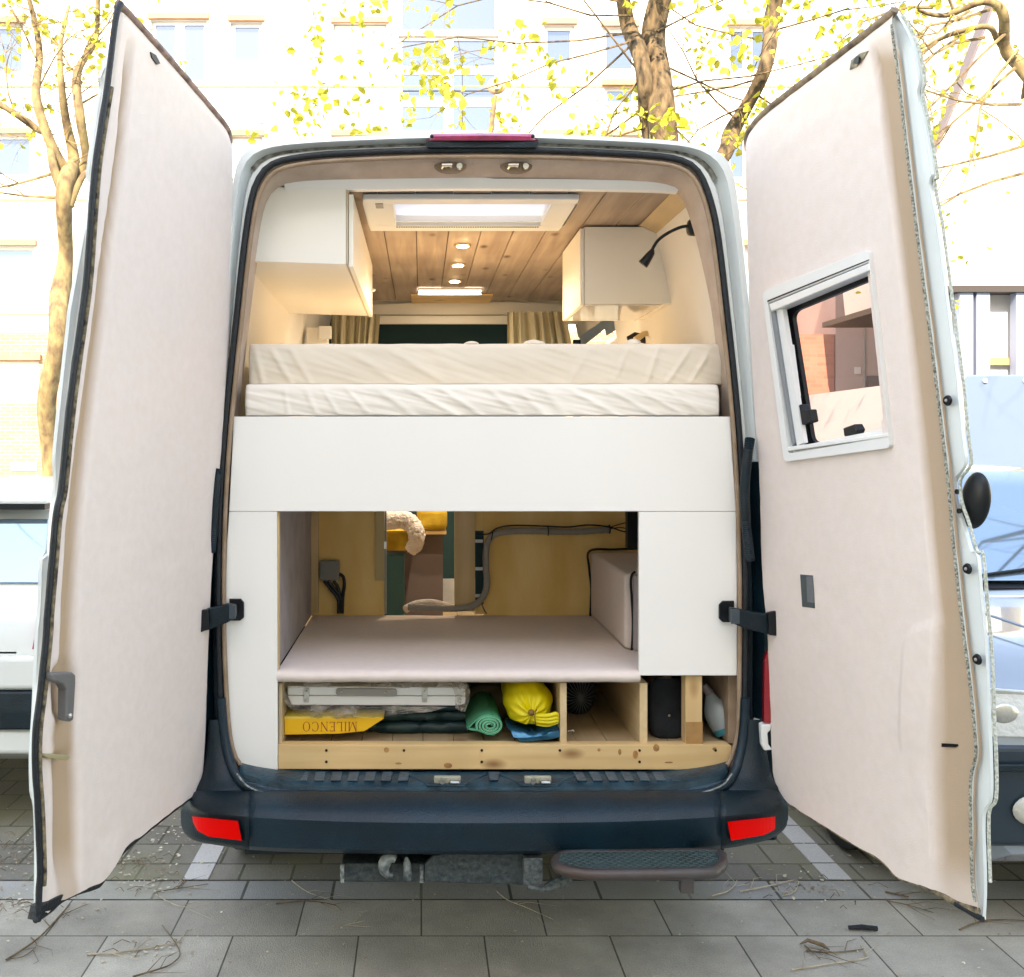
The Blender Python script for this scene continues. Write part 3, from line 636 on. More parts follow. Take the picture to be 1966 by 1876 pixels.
for nm, st in parts:
    bo = MB().loft([bump_sec(*s_) for s_ in st], closed=False, cap=(False, False)).build(nm, M['dark_gloss'] if nm == 'bumper' else M['dark'], van, smooth=True, angle=40)
    so = bo.modifiers.new('solid', 'SOLIDIFY'); so.thickness = .008; so.offset = 1
    st_l = st
    if nm == 'bumper_corner':
        left = st[0][0] < 900
        q = [(365, 1567), (462, 1577), (464, 1614), (400, 1606), (378, 1594)] if left else [(1397, 1578), (1494, 1567), (1488, 1592), (1468, 1603), (1398, 1615)]
        # lens follows the corner: depth by u
        def yb(u):
            for a, b in zip(full[:-1], full[1:]):
                if a[0] <= u <= b[0]: t = (u - a[0]) / max(1e-6, b[0] - a[0]); return a[1] * (1 - t) + b[1] * t
            return 0
        us = [min(p[0] for p in q) + (max(p[0] for p in q) - min(p[0] for p in q)) * i / 14 for i in range(15)]
        def vr(u):
            vs = []
            for i in range(len(q)):
                (a, b), (c, d) = q[i], q[(i + 1) % len(q)]
                if a != c and min(a, c) - 1e-6 <= u <= max(a, c) + 1e-6: vs.append(b + (d - b) * (u - a) / (c - a))
            return (min(vs), max(vs)) if vs else (1580, 1600)
        for nm2, mt, gx, dy in (('reflector_bezel', M['dark'], 3.0, -.022), ('reflector', M['redlens'], 0, -.028)):
            T_, B_, T0, B0_ = [], [], [], []
            for u in us:
                a, b = vr(u); u2 = u + (gx if u > (us[0] + us[-1]) / 2 else -gx) * (abs(u - (us[0] + us[-1]) / 2) / ((us[-1] - us[0]) / 2)) ** 3; y = yb(u) + .006
                T_.append(P(u2, a - gx, y + dy)); B_.append(P(u2, b + gx, y + dy + .004)); T0.append(P(u2, a - gx, y + .03)); B0_.append(P(u2, b + gx, y + .03))
            MB().loft([T0, T_, B_, B0_], closed=False).build(nm2, mt, bo)
def proj_(p): return VU + p.x * F / (p.y + D0), VV - (p.z - H) * F / (p.y + D0)
# corner flares: rise from the bumper ends up the pillars
for side in (0, 1):
    if side == 0: px = [(400, 1380), (396, 1440), (388, 1490), (370, 1518), (349, 1545)]; inn = [(426, 1380), (435, 1440), (450, 1484), (474, 1512), (508, 1536)]
    else: px = [(1464, 1380), (1472, 1440), (1482, 1490), (1496, 1515), (1509, 1541)]; inn = [(1428, 1380), (1421, 1440), (1408, 1484), (1386, 1512), (1352, 1536)]
    ys_o = [.0, -.01, -.03, -.05, -.03]; ys_i = [-.0, -.014, -.04, -.068, -.080]
    a = smooth_path([P(u, v, y) for (u, v), y in zip(px, ys_o)], 5); b = smooth_path([P(u, v, y) for (u, v), y in zip(inn, ys_i)], 5)
    m_ = [p.lerp(q, .5) + Vector((0, -.012 - .06 * (i / len(a)) ** 2, 0)) for i, (p, q) in enumerate(zip(a, b))]
    m_ = [P(*proj_(p), p.y) for p in m_]
    back = [Vector((p.x, .03, p.z)) for p in a]
    MB().loft([back, a, [p.lerp(q, .5) + Vector((0, -.006, 0)) for p, q in zip(a, m_)], m_, [p.lerp(q, .5) + Vector((0, -.004, 0)) for p, q in zip(m_, b)], b], closed=False).build('corner_flare', M['dark'], van, smooth=True, angle=50)
# sill tread plate
def sec(u, dv=0): return [P(u, 1479, .045), P(u, 1483 + dv, .03), P(u, 1502 + dv, -.05), P(u, 1512 + dv, -.07), P(u, 1524 + dv, -.075), P(u, 1532 + dv, -.085), P(u, 1540 + dv, -.08)]
tp = MB(); L = []
for i in range(61):
    t = i / 60; u = 456 + 946 * t; e = abs(2 * t - 1) ** 6
    L.append([p + Vector((0, e * .03, e * .02)) for p in sec(u, -10 * e)])
tp.loft(L, closed=False)
tpo = tp.build('sill_plate', M['sill'], van, smooth=True, angle=30)
sp = tpo.modifiers.new('s', 'SOLIDIFY'); sp.thickness = .006; sp.offset = -1
rb = MB()
for (a, b, n_, sl_) in ((478, 800, 10, -4), (1100, 1372, 9, 9)):
    for i in range(n_):
        u = a + (b - a) * i / n_; wd = (b - a) / n_ * .58
        q = [P(u, 1484, .026), P(u + wd, 1484, .026), P(u + wd + sl_, 1501, -.048), P(u + sl_, 1501, -.048)]
        rb.prism(q, (0, -.004, .005))
rb.prism([P(938, 1484, .026), P(958, 1484, .026), P(956, 1500, -.046), P(940, 1500, -.046)], (0, -.004, .005))
rb.build('tread_rib', material('worn_tread', (.03, .075, .11), .38, var=.35, vs=25, bump=.3, bs=90), van)
# V mouldings around the catches
vm = MB()
for c0 in (857, 1035):
    vm.tube([P(c0 - 75, 1487, .01), P(c0 - 35, 1508, -.062), P(c0 + 35, 1508, -.062), P(c0 + 75, 1487, .01)], .006, 8)
vm.build('sill_moulding', M['sill'], van, smooth=True)
for c0 in (858, 1032):
    k = MB(); k.pbox(c0 - 25, c0 + 27, 1491, 1507, -.054, -.04); ko = k.build('door_catch', material('catch_metal', (.33, .33, .26), .5, var=.2, vs=60), van, bevel=.004)
    q = P(c0 - 9, 1499, -.056); r_ = MB(); r_.cyl(q, q + Vector((0, -.010, 0)), .008, 14); r_.tube([q + Vector((.022, .0, -.002)), q + Vector((.025, -.012, -.002)), q + Vector((.048, -.012, -.002)), q + Vector((.05, 0, -.002))], .004, 8)
    r_.build('catch_pin', M['chrome'], ko, smooth=True)
rim = MB(); rim.tube(smooth_path([P(424, 1340, .0), P(429, 1400, -.005), P(438, 1450, -.02), P(452, 1487, -.045), P(476, 1512, -.075), P(525, 1527, -.088), P(620, 1533, -.092), P(925, 1536, -.093), P(1200, 1533, -.092), P(1330, 1526, -.088), P(1385, 1512, -.075), P(1408, 1487, -.045), P(1420, 1450, -.02), P(1428, 1400, -.005), P(1431, 1340, 0)], 8), .014, 12)
rim.build('sill_rim', M['dark_gloss'], van, smooth=True, angle=70)
# scuffed aluminium lip below the sill
lp2 = MB(); lp2.tube(smooth_path([P(455, 1486, -.058), P(478, 1511, -.092), P(525, 1525, -.106), P(620, 1531, -.110), P(925, 1534, -.111), P(1200, 1531, -.110), P(1330, 1524, -.106), P(1383, 1510, -.092), P(1405, 1486, -.058)], 6), .0028, 6)
lp2.build('sill_lip', M['dust'], van, smooth=True)

# rear lights and bits at the right pillar
MB().pprism([(1468, 1268), (1474, 1250), (1486, 1300), (1490, 1388), (1467, 1388)], -.03, -.015).build('tail_light', M['tail'], van)
wv = MB().pprism([(1461, 1391), (1482, 1391), (1480, 1402), (1474, 1408), (1476, 1430), (1484, 1440), (1468, 1442), (1462, 1430)], -.035, .04).build('lamp_holder', M['white_plastic'], van, bevel=.004)
# drain hose
dr = MB()
pts = smooth_path([P(1440, 842, -.02), P(1435, 880, -.035), P(1430, 940, -.035), P(1432, 1000, -.035), P(1436, 1040, -.03), P(1440, 1075, -.01)], 22)
dr.tube(pts, [.013 + (.0022 if i % 2 else 0) for i in range(len(pts))], 10); dr.build('cable_gaiter', M['dark'], van, smooth=True, angle=60)
dr = MB(); pts = smooth_path([P(419, 900, -.02), P(413, 960, -.03), P(410, 1020, -.03), P(407, 1060, -.02)], 26)
dr.tube(pts, [.010 + (.002 if i % 2 else 0) for i in range(len(pts))], 10); dr.build('cable_gaiter', M['dark'], van, smooth=True, angle=60)

# tow bar and step
tb = MB()
tb.pbox(655, 890, 1658, 1694, -.14, -.06); tb.pprism([(815, 1660), (832, 1644), (850, 1640), (1030, 1638), (1042, 1652), (1042, 1694), (1000, 1700), (815, 1694)], -.17, -.15)
tb.pbox(892, 1010, 1665, 1698, -.149, -.08)
tbo = tb.build('tow_bar', material('corroded_steel', (.018, .03, .034), .6, c2=(.006, .018, .023), c3=(.045, .06, .062), vs=70, bump=.6, bs=90, detail=9), van, bevel=.004)
hk = MB(); 
pts = [P(752 + 15 * math.cos(a), 1664 + 17 * math.sin(a), -.16) for a in [R(d) for d in range(-60, -300, -20)]]
hk.tube(pts, [.012, .013, .015, .017, .018, .018, .017, .015, .013, .011, .010, .008][:len(pts)], 10)
hk.tube([P(780, 1645, -.16), P(782, 1660, -.16), P(783, 1688, -.16)], [.004, .011, .013], 8)
hk.build('safety_hook', material('hook_steel', (.09, .12, .125), .55, c2=(.02, .035, .04), c3=(.24, .28, .29), vs=45), tbo, smooth=True)
for u in (657, 810):
    a = P(u, 1660, -.145); b = P(u, 1694, -.145); MB().tube([a, b], .006, 8).build('weld_bead', M['dust'], tbo, smooth=True)
cl = MB(); cl.pprism([(1005, 1648), (1042, 1648), (1042, 1696), (1030, 1704), (1005, 1700)], -.20, -.172); cl.tube([P(1012, 1702, -.2), P(1040, 1708, -.2), P(1062, 1700, -.18), P(1092, 1688, -.15)], [.006, .008, .016, .02], 8)
cl.build('tow_bar_clamp', material('corroded_clamp', (.03, .04, .045), .55, c2=(.012, .025, .03), c3=(.10, .12, .12), vs=80, bump=.6, bs=90, detail=9), tbo, bevel=.003)
YS = -.40
st = [(1070, 1648), (1078, 1638), (1100, 1634), (1370, 1632), (1384, 1640), (1386, 1655), (1372, 1672), (1340, 1678), (1160, 1680), (1110, 1676), (1080, 1662)]
# the tread is a horizontal plate: image v is turned into depth on the plane z = ZS
ZS = .535
def onz(u, v, z): d = (H - z) * F / (v - VV); return Vector(((u - VU) * d / F, d - D0, z))
outl = [onz(u, v, ZS) for u, v in [(1068, 1650), (1074, 1640), (1095, 1634), (1200, 1633), (1366, 1631), (1384, 1640), (1386, 1652), (1374, 1662), (1350, 1668), (1160, 1671), (1110, 1668), (1078, 1660)]]
outl = smooth_path(outl, 4, True)
stp = MB().prism(outl, (0, 0, -.01)).build('rear_step', material('step_rubber', (.02, .045, .05), .5, var=.3, vs=20), van)
tr = MB(); rr = random.Random(2)
mnx = min(p.x for p in outl); mxx = max(p.x for p in outl); mny = min(p.y for p in outl); mxy = max(p.y for p in outl)
def inside(x, y, poly):
    c = False
    for i in range(len(poly)):
        a, b = poly[i], poly[i - 1]
        if (a.y > y) != (b.y > y) and x < (b.x - a.x) * (y - a.y) / (b.y - a.y) + a.x: c = not c
    return c
iy = 0; yy = mny + .006
while yy < mxy:
    xx = mnx + (.012 if iy % 2 else 0)
    while xx < mxx:
        if inside(xx, yy, outl) and inside(xx + .014, yy, outl):
            s_ = 1 if iy % 2 else -1; tr.prism([(xx - .009, yy - s_ * .004, ZS), (xx, yy - .0025 - s_ * 0, ZS), (xx + .009, yy + s_ * .004, ZS), (xx, yy + .0025, ZS)], (0, 0, .002))
        xx += .024
    yy += .012; iy += 1
tr.build('checker_tread', material('step_checker', (.06, .09, .09), .5), stp)
MB().tube([p + Vector((0, 0, -.012)) for p in outl], .0155, 10, closed=True).build('step_edge', material('rusty_tube', (.045, .04, .038), .45, c2=(.065, .042, .035), c3=(.07, .075, .08), vs=7, metal=.3), stp, smooth=True, angle=70)
br_ = MB()
for u in (1120, 1330): p = P(u, 1660, -.2); br_.box(p.x - .02, p.x + .02, -.25, .3, ZS - .05, ZS - .028)
br_.pbox(1308, 1332, 1684, 1716, -.20, -.17)
br_.build('step_bracket', material('bracket_grey', (.09, .08, .085), .6), stp)
# underside skirt behind
MB().pbox(470, 1390, 1600, 1640, .06, .1).build('rear_valance', M['dark'], van)

# ---------------------------------------------------------------- rear doors
def plane(hb, ht, phi, side, off=0.):
    Hb, Ht = P(*hb, -.02), P(*ht, -.02); d = Vector((side * math.sin(R(phi)), -math.cos(R(phi)), 0)); a = (Ht - Hb).normalized()
    n = a.cross(d).normalized()
    if n.x * side < 0: n = -n
    return Hb, a, d, n
CAM = Vector((0, -D0, H))
class Door:
    def __init__(s, hb, ht, phi, side): s.Hb, s.a, s.d, s.n = plane(hb, ht, phi, side)
    def up(s, u, v, off=0.):
        r = P(u, v, 0) - CAM; q = s.Hb + s.n * off; t = (q - CAM).dot(s.n) / r.dot(s.n); return CAM + r * t
    def line(s, px, off=0.): return [s.up(u, v, off) for u, v in px]
def resample(pts, n):
    d = [0]
    for a, b in zip(pts[:-1], pts[1:]): d.append(d[-1] + (b - a).length)
    out = []
    for i in range(n + 1):
        t = d[-1] * i / n; k = 0
        while k < len(d) - 2 and d[k + 1] < t: k += 1
        f = (t - d[k]) / max(1e-9, d[k + 1] - d[k]); out.append(pts[k].lerp(pts[k + 1], min(1, max(0, f))))
    return out
def coons(bot, top, hin, fre, n, m):
    b, t, l, r_ = resample(bot, n), resample(top, n), resample(hin, m), resample(fre, m)
    g = []
    for j in range(m + 1):
        y = j / m; row = []
        for i in range(n + 1):
            x = i / n
            row.append((1 - y) * b[i] + y * t[i] + (1 - x) * l[j] + x * r_[j] - ((1 - x) * (1 - y) * b[0] + x * (1 - y) * b[n] + (1 - x) * y * t[0] + x * y * t[n]))
        g.append(row)
    return g
def proj(p): d = p.y + D0; return VU + p.x * F / d, VV - (p.z - H) * F / d
def inpoly(x, y, poly):
    c = False
    for i in range(len(poly)):
        (ax, ay), (bx, by) = poly[i], poly[i - 1]
        if (ay > y) != (by > y) and x < (bx - ax) * (y - ay) / (by - ay) + ax: c = not c
    return c
def smp(px, k=5): return [(p.x, p.y) for p in smooth_path([(a, b, 0) for a, b in px], k)]
def bell(x, c, w_, soft=.35):
    d = abs(x - c) / w_; return 0 if d >= 1 else (1 if d < 1 - soft else .5 - .5 * math.cos(math.pi * (1 - d) / soft))
def ss(a, b, x): t = max(0, min(1, (x - a) / (b - a))); return t * t * (3 - 2 * t)

def make_door(name, D, bot, top, hin, fre, outer, relief, hole=None, band=None, n=110, m=190, label=None, felt='felt', thick=.05):
    bot, top, hin, fre = (smp(x) for x in (bot, top, hin, fre))
    g = coons(D.line(bot), D.line(top), D.line(hin), D.line(fre), n, m)
    door = thing_part(name, D.Hb)
    if label: door['label'] = label
    inner = MB(); vs = []; pxs = []
    for j in range(m + 1):
        for i in range(n + 1):
            s_, t_ = i / n, j / m; p = g[j][i]; u, v = proj(p)
            r_ = min(.026, relief(s_, t_, u, v)); q = p + D.n * r_
            vs.append(q); pxs.append((u, v, r_))
    fs, mi = [], []
    for j in range(m):
        for i in range(n):
            ids = (j * (n + 1) + i, j * (n + 1) + i + 1, (j + 1) * (n + 1) + i + 1, (j + 1) * (n + 1) + i)
            uc = sum(pxs[k][0] for k in ids) / 4; vc = sum(pxs[k][1] for k in ids) / 4
            if hole and inpoly(uc, vc, hole): continue
            fs.append(ids); mi.append(0)
    inner.add(vs, fs); inner.m = mi
    io = inner.build('felt_panel', M[felt], door, smooth=True, angle=75, recalc=False)
    at = io.data.attributes.new('band', 'FLOAT', 'POINT')
    at.data.foreach_set('value', [band(u, v) if band else 0. for (u, v, _r) in pxs])
    # shell: rim from the felt edge to the painted outer edge, then the outer skin
    sh = MB()
    o2 = smp(outer, 4)
    loopA = D.line(fre, .010); loopB = D.line(o2, .026); loopA = resample(loopA, 150); loopB = resample(loopB, 150)
    loopB2 = [p + D.n * .005 for p in loopB]
    sh.loft([loopA, [a.lerp(b, .12) + D.n * .008 for a, b in zip(loopA, loopB)], [a.lerp(b, .85) + D.n * .004 for a, b in zip(loopA, loopB)], [b - D.n * .004 for b in loopB], loopB, loopB2], closed=False)
    def taper(L): L = D.line(L); return [p + D.n * (thick + (.031 - thick) * (i / (len(L) - 1)) ** .7) for i, p in enumerate(L)]
    g2 = coons(taper(bot)[:-4] + [loopB2[0]], taper(top)[:-4] + [loopB2[-1]], [p + D.n * thick for p in D.line(hin)], loopB2, 60, 100)
    vs2 = [q for row in g2 for q in row]; fs2 = []
    for j in range(100):
        for i in range(60):
            ids = (j * 61 + i, (j + 1) * 61 + i, (j + 1) * 61 + i + 1, j * 61 + i + 1)
            c = sum((vs2[k] for k in ids), Vector()) / 4 - D.n * thick; u, v = proj(c)
            if hole and inpoly(u, v, hole): continue
            fs2.append(ids)
    sh.add(vs2, fs2)
    # perimeter walls
    for e, e2 in ((g[0], g2[0]), (g[-1], g2[-1])):
        a = resample(e, 80); a2 = resample(e2, 80); sh.loft([[p + D.n * .004 for p in a], a2], closed=False)
    a = [row[0] for row in g]; sh.loft([[p + D.n * .004 for p in a], [p + D.n * (thick + .001) for p in a]], closed=False)
    sh.build('door_shell', M['paint'], door, smooth=True, angle=40)
    return door, g
def thing_part(name, loc):
    o = bpy.data.objects.new(name, None); col.objects.link(o); o.empty_display_size = .1; o.location = loc; o.parent = van; o.matrix_parent_inverse = van.matrix_world.inverted()
    bpy.context.view_layer.update(); return o

def lerp_tab(tab, v):
    if v <= tab[0][0]: return tab[0][1]
    for (a, x), (b, y) in zip(tab[:-1], tab[1:]):
        if v <= b: return x + (y - x) * (v - a) / (b - a)
    return tab[-1][1]

# --- left door
DL = Door((398, 1300), (446, 300), 15, -1)
L_hin = [(392, 1490), (397, 1400), (402, 1250), (409, 1100), (424, 900), (440, 700), (446, 500), (447, 330), (445, 275)]
L_top = [(445, 275), (443, 254), (436, 240), (410, 208), (340, 125), (270, 46), (232, 6)]
L_bot = [(392, 1490), (386, 1508), (370, 1530), (330, 1560), (280, 1600), (235, 1640), (200, 1692), (185, 1704), (150, 1715), (120, 1730), (100, 1748), (72, 1768)]
L_fre = [(72, 1768), (75, 1700), (76, 1662), (72, 1551), (67, 1477), (68, 1402), (77, 1328), (88, 1217), (90, 1180), (98, 1087), (107, 986), (117, 936), (130, 802), (145, 685), (153, 629), (165, 537), (175, 402), (184, 302), (205, 168), (221, 40), (232, 6)]
L_out = [(68, 1770), (69, 1625), (66, 1544), (60, 1521), (59, 1440), (64, 1365), (70, 1217), (74, 1180), (77, 1120), (79, 1074), (92, 1064), (94, 1027), (104, 925), (104, 896), (104, 869), (116, 752), (131, 617), (134, 590), (168, 402), (174, 345), (168, 335), (186, 208), (194, 164), (191, 147), (201, 124), (213, 84), (223, 17), (230, 4)]
lg = [(60, 252), (90, 250), (300, 231), (503, 203), (629, 190), (800, 168), (900, 155), (1020, 143), (1180, 134), (1300, 130), (1420, 122), (1500, 128), (1700, 130)]
def relL(s, t, u, v):
    c = lerp_tab(lg, v); wd = 7 + 6 * ss(60, 1200, v) + 8 * ss(1250, 1330, v)
    r = .022 * bell(u, c, wd * 1.5, .75) * ss(60, 130, v) * (1 - ss(1640, 1720, v))
    r += .010 * bell(s, .985, .03, .7)
    # moulded pockets near the lock
    r -= .014 * bell(v, 1410, 55, .6) * bell(u, 122, 30, .6) * (1 if v > 1372 else .5)
    r += .014 * bell(v, 1310, 42, .6) * bell(u, 122, 26, .6)
    r += .012 * ss(.965, 1.0, t) * 0
    r += .008 * (1 - ss(0, .02, 1 - t)) + .012 * (1 - ss(0, .02, s))
    r += .0012 * noise.noise(Vector((s * 14, t * 40, 1)))
    r += .006 * noise.noise(Vector((s * 9, t * 26, 4))) * ss(1550, 1640, v)
    return r
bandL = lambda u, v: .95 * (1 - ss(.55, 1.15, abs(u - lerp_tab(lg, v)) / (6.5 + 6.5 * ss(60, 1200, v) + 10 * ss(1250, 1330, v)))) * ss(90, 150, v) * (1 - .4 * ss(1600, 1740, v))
dl, gL = make_door('rear_door', DL, L_bot, L_top, L_hin, L_fre, L_out, relL, band=bandL, label='left rear door, no window, pale felt lining')
rb_ = MB(); rb_.tube([p - DL.n * .001 for p in DL.line(smp(L_fre))], .0075, 8); rb_.build('door_seal', M['rubber'], dl, smooth=True, angle=70)
rb_ = MB(); rb_.tube([p - DL.n * .003 for p in DL.line(smp([(u + 7, v) for u, v in L_fre[1:-2]]))], .006, 8); rb_.build('dirty_rim', M['felt_dirty'], dl, smooth=True, angle=70)
rb_ = MB(); rb_.tube([p + DL.n * .008 for p in DL.line(smp(L_top))], .010, 8); rb_.build('top_rim', material('brown_rim', (.25, .16, .13), .9, c2=(.12, .08, .07), c3=(.40, .27, .23), vs=30), dl, smooth=True, angle=70)
rb_ = MB(); rb_.tube([p + DL.n * .006 for p in DL.line(smp(L_bot[2:]))], .007, 8); rb_.build('bottom_rim', M['rubber'], dl, smooth=True, angle=70)
def dbox(D, quad, off0, off1):
    a = [D.up(u, v, off0) for u, v in quad]; return a, D.n * (off1 - off0)
hn = MB(); a, o_ = dbox(DL, [(104, 1293), (140, 1291), (146, 1296), (146, 1312), (142, 1382), (136, 1386), (127, 1384), (128, 1325), (122, 1314), (104, 1308)], -.028, -.004); hn.prism(a, o_)
ho = hn.build('inner_handle', material('handle_grey', (.13, .13, .13), .45), dl, bevel=.004)
p = DL.up(134, 1374, -.03); MB().sph(p, .006, 10, 6).build('screw', M['chrome'], ho, smooth=True)
hn = MB(); a, o_ = dbox(DL, [(90, 1448), (132, 1450), (136, 1454), (130, 1460), (92, 1456), (88, 1452)], -.016, .002); hn.prism(a, o_); hn.build('lock_slot', material('slot_brass', (.34, .29, .16), .5), dl, bevel=.002)
hn = MB(); a, o_ = dbox(DL, [(290, 100), (300, 106), (308, 122), (302, 124), (292, 110)], -.004, .004); hn.prism(a, o_); hn.build('latch_hole', M['black'], dl)
hn = MB(); a, o_ = dbox(DL, [(72, 1768), (78, 1742), (100, 1728), (122, 1718), (116, 1732), (98, 1748), (88, 1750)], -.006, .02); hn.prism(a, o_); hn.build('bottom_corner_pad', M['rubber'], dl)

# --- right door
DR = Door((1473, 1300), (1431, 300), 15, 1)
R_hin = [(1482, 1470), (1476, 1350), (1471, 1200), (1462, 1100), (1456, 900), (1448, 800), (1438, 600), (1433, 400), (1430, 310), (1430, 290)]
R_top = [(1430, 290), (1430, 262), (1440, 242), (1470, 210), (1560, 140), (1640, 78), (1700, 30), (1711, 18)]
R_bot = [(1482, 1470), (1488, 1500), (1500, 1525), (1518, 1546), (1560, 1572), (1620, 1610), (1690, 1652), (1715, 1680), (1725, 1686), (1765, 1700), (1800, 1718), (1832, 1736), (1872, 1750)]
R_fre = [(1872, 1750), (1872, 1731), (1866, 1682), (1863, 1509), (1873, 1452), (1871, 1407), (1863, 1323), (1846, 1189), (1829, 1038), (1819, 924), (1797, 736), (1784, 629), (1767, 503), (1742, 302), (1726, 168), (1711, 48), (1711, 18)]
R_out = [(1889, 1766), (1892, 1696), (1889, 1567), (1903, 1535), (1903, 1452), (1900, 1390), (1895, 1256), (1886, 1155), (1878, 1066), (1867, 1060), (1851, 1004), (1838, 965), (1835, 921), (1855, 890), (1849, 830), (1837, 708), (1826, 629), (1801, 436), (1785, 350), (1791, 335), (1774, 235), (1763, 178), (1767, 151), (1751, 80), (1724, 28), (1712, 14)]
rg = [(60, 1668), (110, 1674), (151, 1684), (285, 1700), (453, 1721), (629, 1741), (820, 1762), (1021, 1782), (1195, 1799), (1300, 1797), (1500, 1790), (1700, 1800)]
pock = [(1195, 1790), (1205, 1756), (1222, 1740), (1239, 1733), (1330, 1727), (1415, 1725), (1500, 1728)]
def relR(s, t, u, v):
    c = lerp_tab(rg, v); soft = 3 + 14 * ss(1195, 1420, v)
    r = .016 * ss(c - soft, c + soft, u) * ss(60, 110, v) * (1 - .5 * ss(1600, 1700, v))
    if v > 1190 and v < 1500:
        r += -.007 * ss(lerp_tab(pock, v), lerp_tab(pock, v) + 6, u) * (1 - ss(1790, 1800, u)) * (1 - ss(1380, 1480, v)) + .0
    r += .008 * (1 - ss(0, .02, 1 - t)) + .012 * (1 - ss(0, .02, s))
    r += .0012 * noise.noise(Vector((s * 14, t * 40, 7)))
    r += .004 * noise.noise(Vector((s * 9, t * 26, 9))) * ss(1550, 1640, v)
    return r
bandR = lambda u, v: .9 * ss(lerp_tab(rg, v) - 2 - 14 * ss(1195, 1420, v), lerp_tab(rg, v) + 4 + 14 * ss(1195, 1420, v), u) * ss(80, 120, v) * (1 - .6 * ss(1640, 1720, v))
WO = [(1463, 562), (1664, 481), (1671, 490), (1708, 855), (1705, 862), (1508, 885), (1503, 878), (1464, 570)]   # outside of the window frame
WI = [(1481, 592), (1668, 518), (1704, 828), (1522, 862)]
hole = [(1470, 574), (1662, 496), (1698, 850), (1512, 872)]
dr_, gR = make_door('rear_door', DR, R_bot, R_top, R_hin, R_fre, R_out, relR, hole=hole, band=bandR, label='right rear door with a white framed window')
rb_ = MB(); rb_.tube([p - DR.n * .001 for p in DR.line(smp([(u + 1 + 1.2 * noise.noise(Vector((v * .3, 0, 0))), v) for u, v in R_fre[1:-1]], 8))], .0036, 8); rb_.build('dirty_rim', material('dirty_speckle', (.4, .4, .34), .95, c2=(.07, .07, .055), c3=(.58, .58, .50), vs=190, bump=.8, bs=300, detail=3), dr_, smooth=True, angle=70)
rb_ = MB(); rb_.tube([p + DR.n * .016 for p in DR.line(smp([(u - 2, v) for u, v in R_out[1:-1]], 4))], .0038, 6); rb_.build('outer_edge_grime', material('edge_speckle', (.46, .48, .42), .95, c2=(.28, .29, .22), c3=(.62, .66, .62), vs=170, detail=3), dr_, smooth=True, angle=70)
rb_ = MB(); rb_.tube([p + DR.n * .010 for p in DR.line(smp(R_top))], .011, 8); rb_.build('top_rim', material('brown_rim', (.19, .13, .09), .9, c2=(.09, .06, .045), c3=(.30, .22, .15), vs=30), dr_, smooth=True, angle=70)
rb_ = MB(); rb_.tube([p + DR.n * .008 for p in DR.line(smp(R_bot[3:]))], .008, 8); rb_.build('bottom_rim', M['felt_dirty'], dr_, smooth=True, angle=70)
rb_ = MB(); rb_.tube([p + DR.n * .004 for p in DR.line(smp([(1832, 1736), (1850, 1746), (1870, 1758), (1884, 1766)]))], .0065, 8); rb_.build('bottom_corner_pad', M['rubber'], dr_, smooth=True, angle=70)
# window
def ringq(D, outer, inner, o0, o1):
    mb = MB(); a = D.line(outer, o0); b = D.line(inner, o0); c = [p + D.n * (o1 - o0) for p in a]; d = [p + D.n * (o1 - o0) for p in b]
    mb.loft([c, a, b, d, c]); return mb
def mids(q, k=4):  # subdivide quad ring for equal counts
    out = []
    for i in range(len(q)):
        (a, b), (c, d) = q[i], q[(i + 1) % len(q)]
        out += [(a + (c - a) * t / k, b + (d - b) * t / k) for t in range(k)]
    return out
WOq = [(1463, 560), (1667, 479), (1709, 860), (1505, 887)]; WIa = [(1474, 582), (1668, 503), (1706, 838), (1514, 871)]
def rq(q, r=5, k=4):
    out = []
    n_ = len(q)
    for i in range(n_):
        p0, p1, p2 = Vector(q[i - 1]), Vector(q[i]), Vector(q[(i + 1) % n_]); a = p1 + (p0 - p1).normalized() * r; b = p1 + (p2 - p1).normalized() * r
        for t in range(k + 1):
            f = t / k; w_ = a * (1 - f) ** 2 + p1 * 2 * f * (1 - f) + b * f * f; out.append((w_.x, w_.y))
    return out
wf = ringq(DR, rq(WOq, 10), rq(WIa, 3), -.012, .004).build('window_frame', M['white_plastic'], dr_, bevel=.002)
WIb = [(1484, 600), (1669, 522), (1703, 822), (1528, 858)]
ringq(DR, rq(WIa, 3), rq(WIb, 3), .004, .03).build('inner_frame', M['alloy'], wf)
bl_ = MB(); a, o_ = dbox(DR, [(1473, 577), (1668, 498), (1668, 500), (1473, 580)], -.0135, -.010); bl_.prism(a, o_); bl_.build('blind_slot', M['black'], wf)
a, o_ = dbox(DR, [(1476, 584), (1668, 505), (1670, 519), (1480, 598)], -.014, .006); MB().prism(a, o_).build('blind_cassette', M['alloy'], wf, bevel=.003)
a, o_ = dbox(DR, [(1512, 858), (1704, 832), (1705, 839), (1514, 866)], -.014, .006); MB().prism(a, o_).build('lower_rail', M['alloy'], wf, bevel=.002)
a, o_ = dbox(DR, [(1479, 600), (1487, 597), (1525, 850), (1521, 858)], -.006, .01); MB().prism(a, o_).build('side_rail', material('rail_grey', (.20, .22, .24), .4), wf)
a, o_ = dbox(DR, [(1488, 597), (1502, 592), (1543, 850), (1530, 856)], .0, .014); MB().prism(a, o_).build('side_rail', M['white_plastic'], wf)
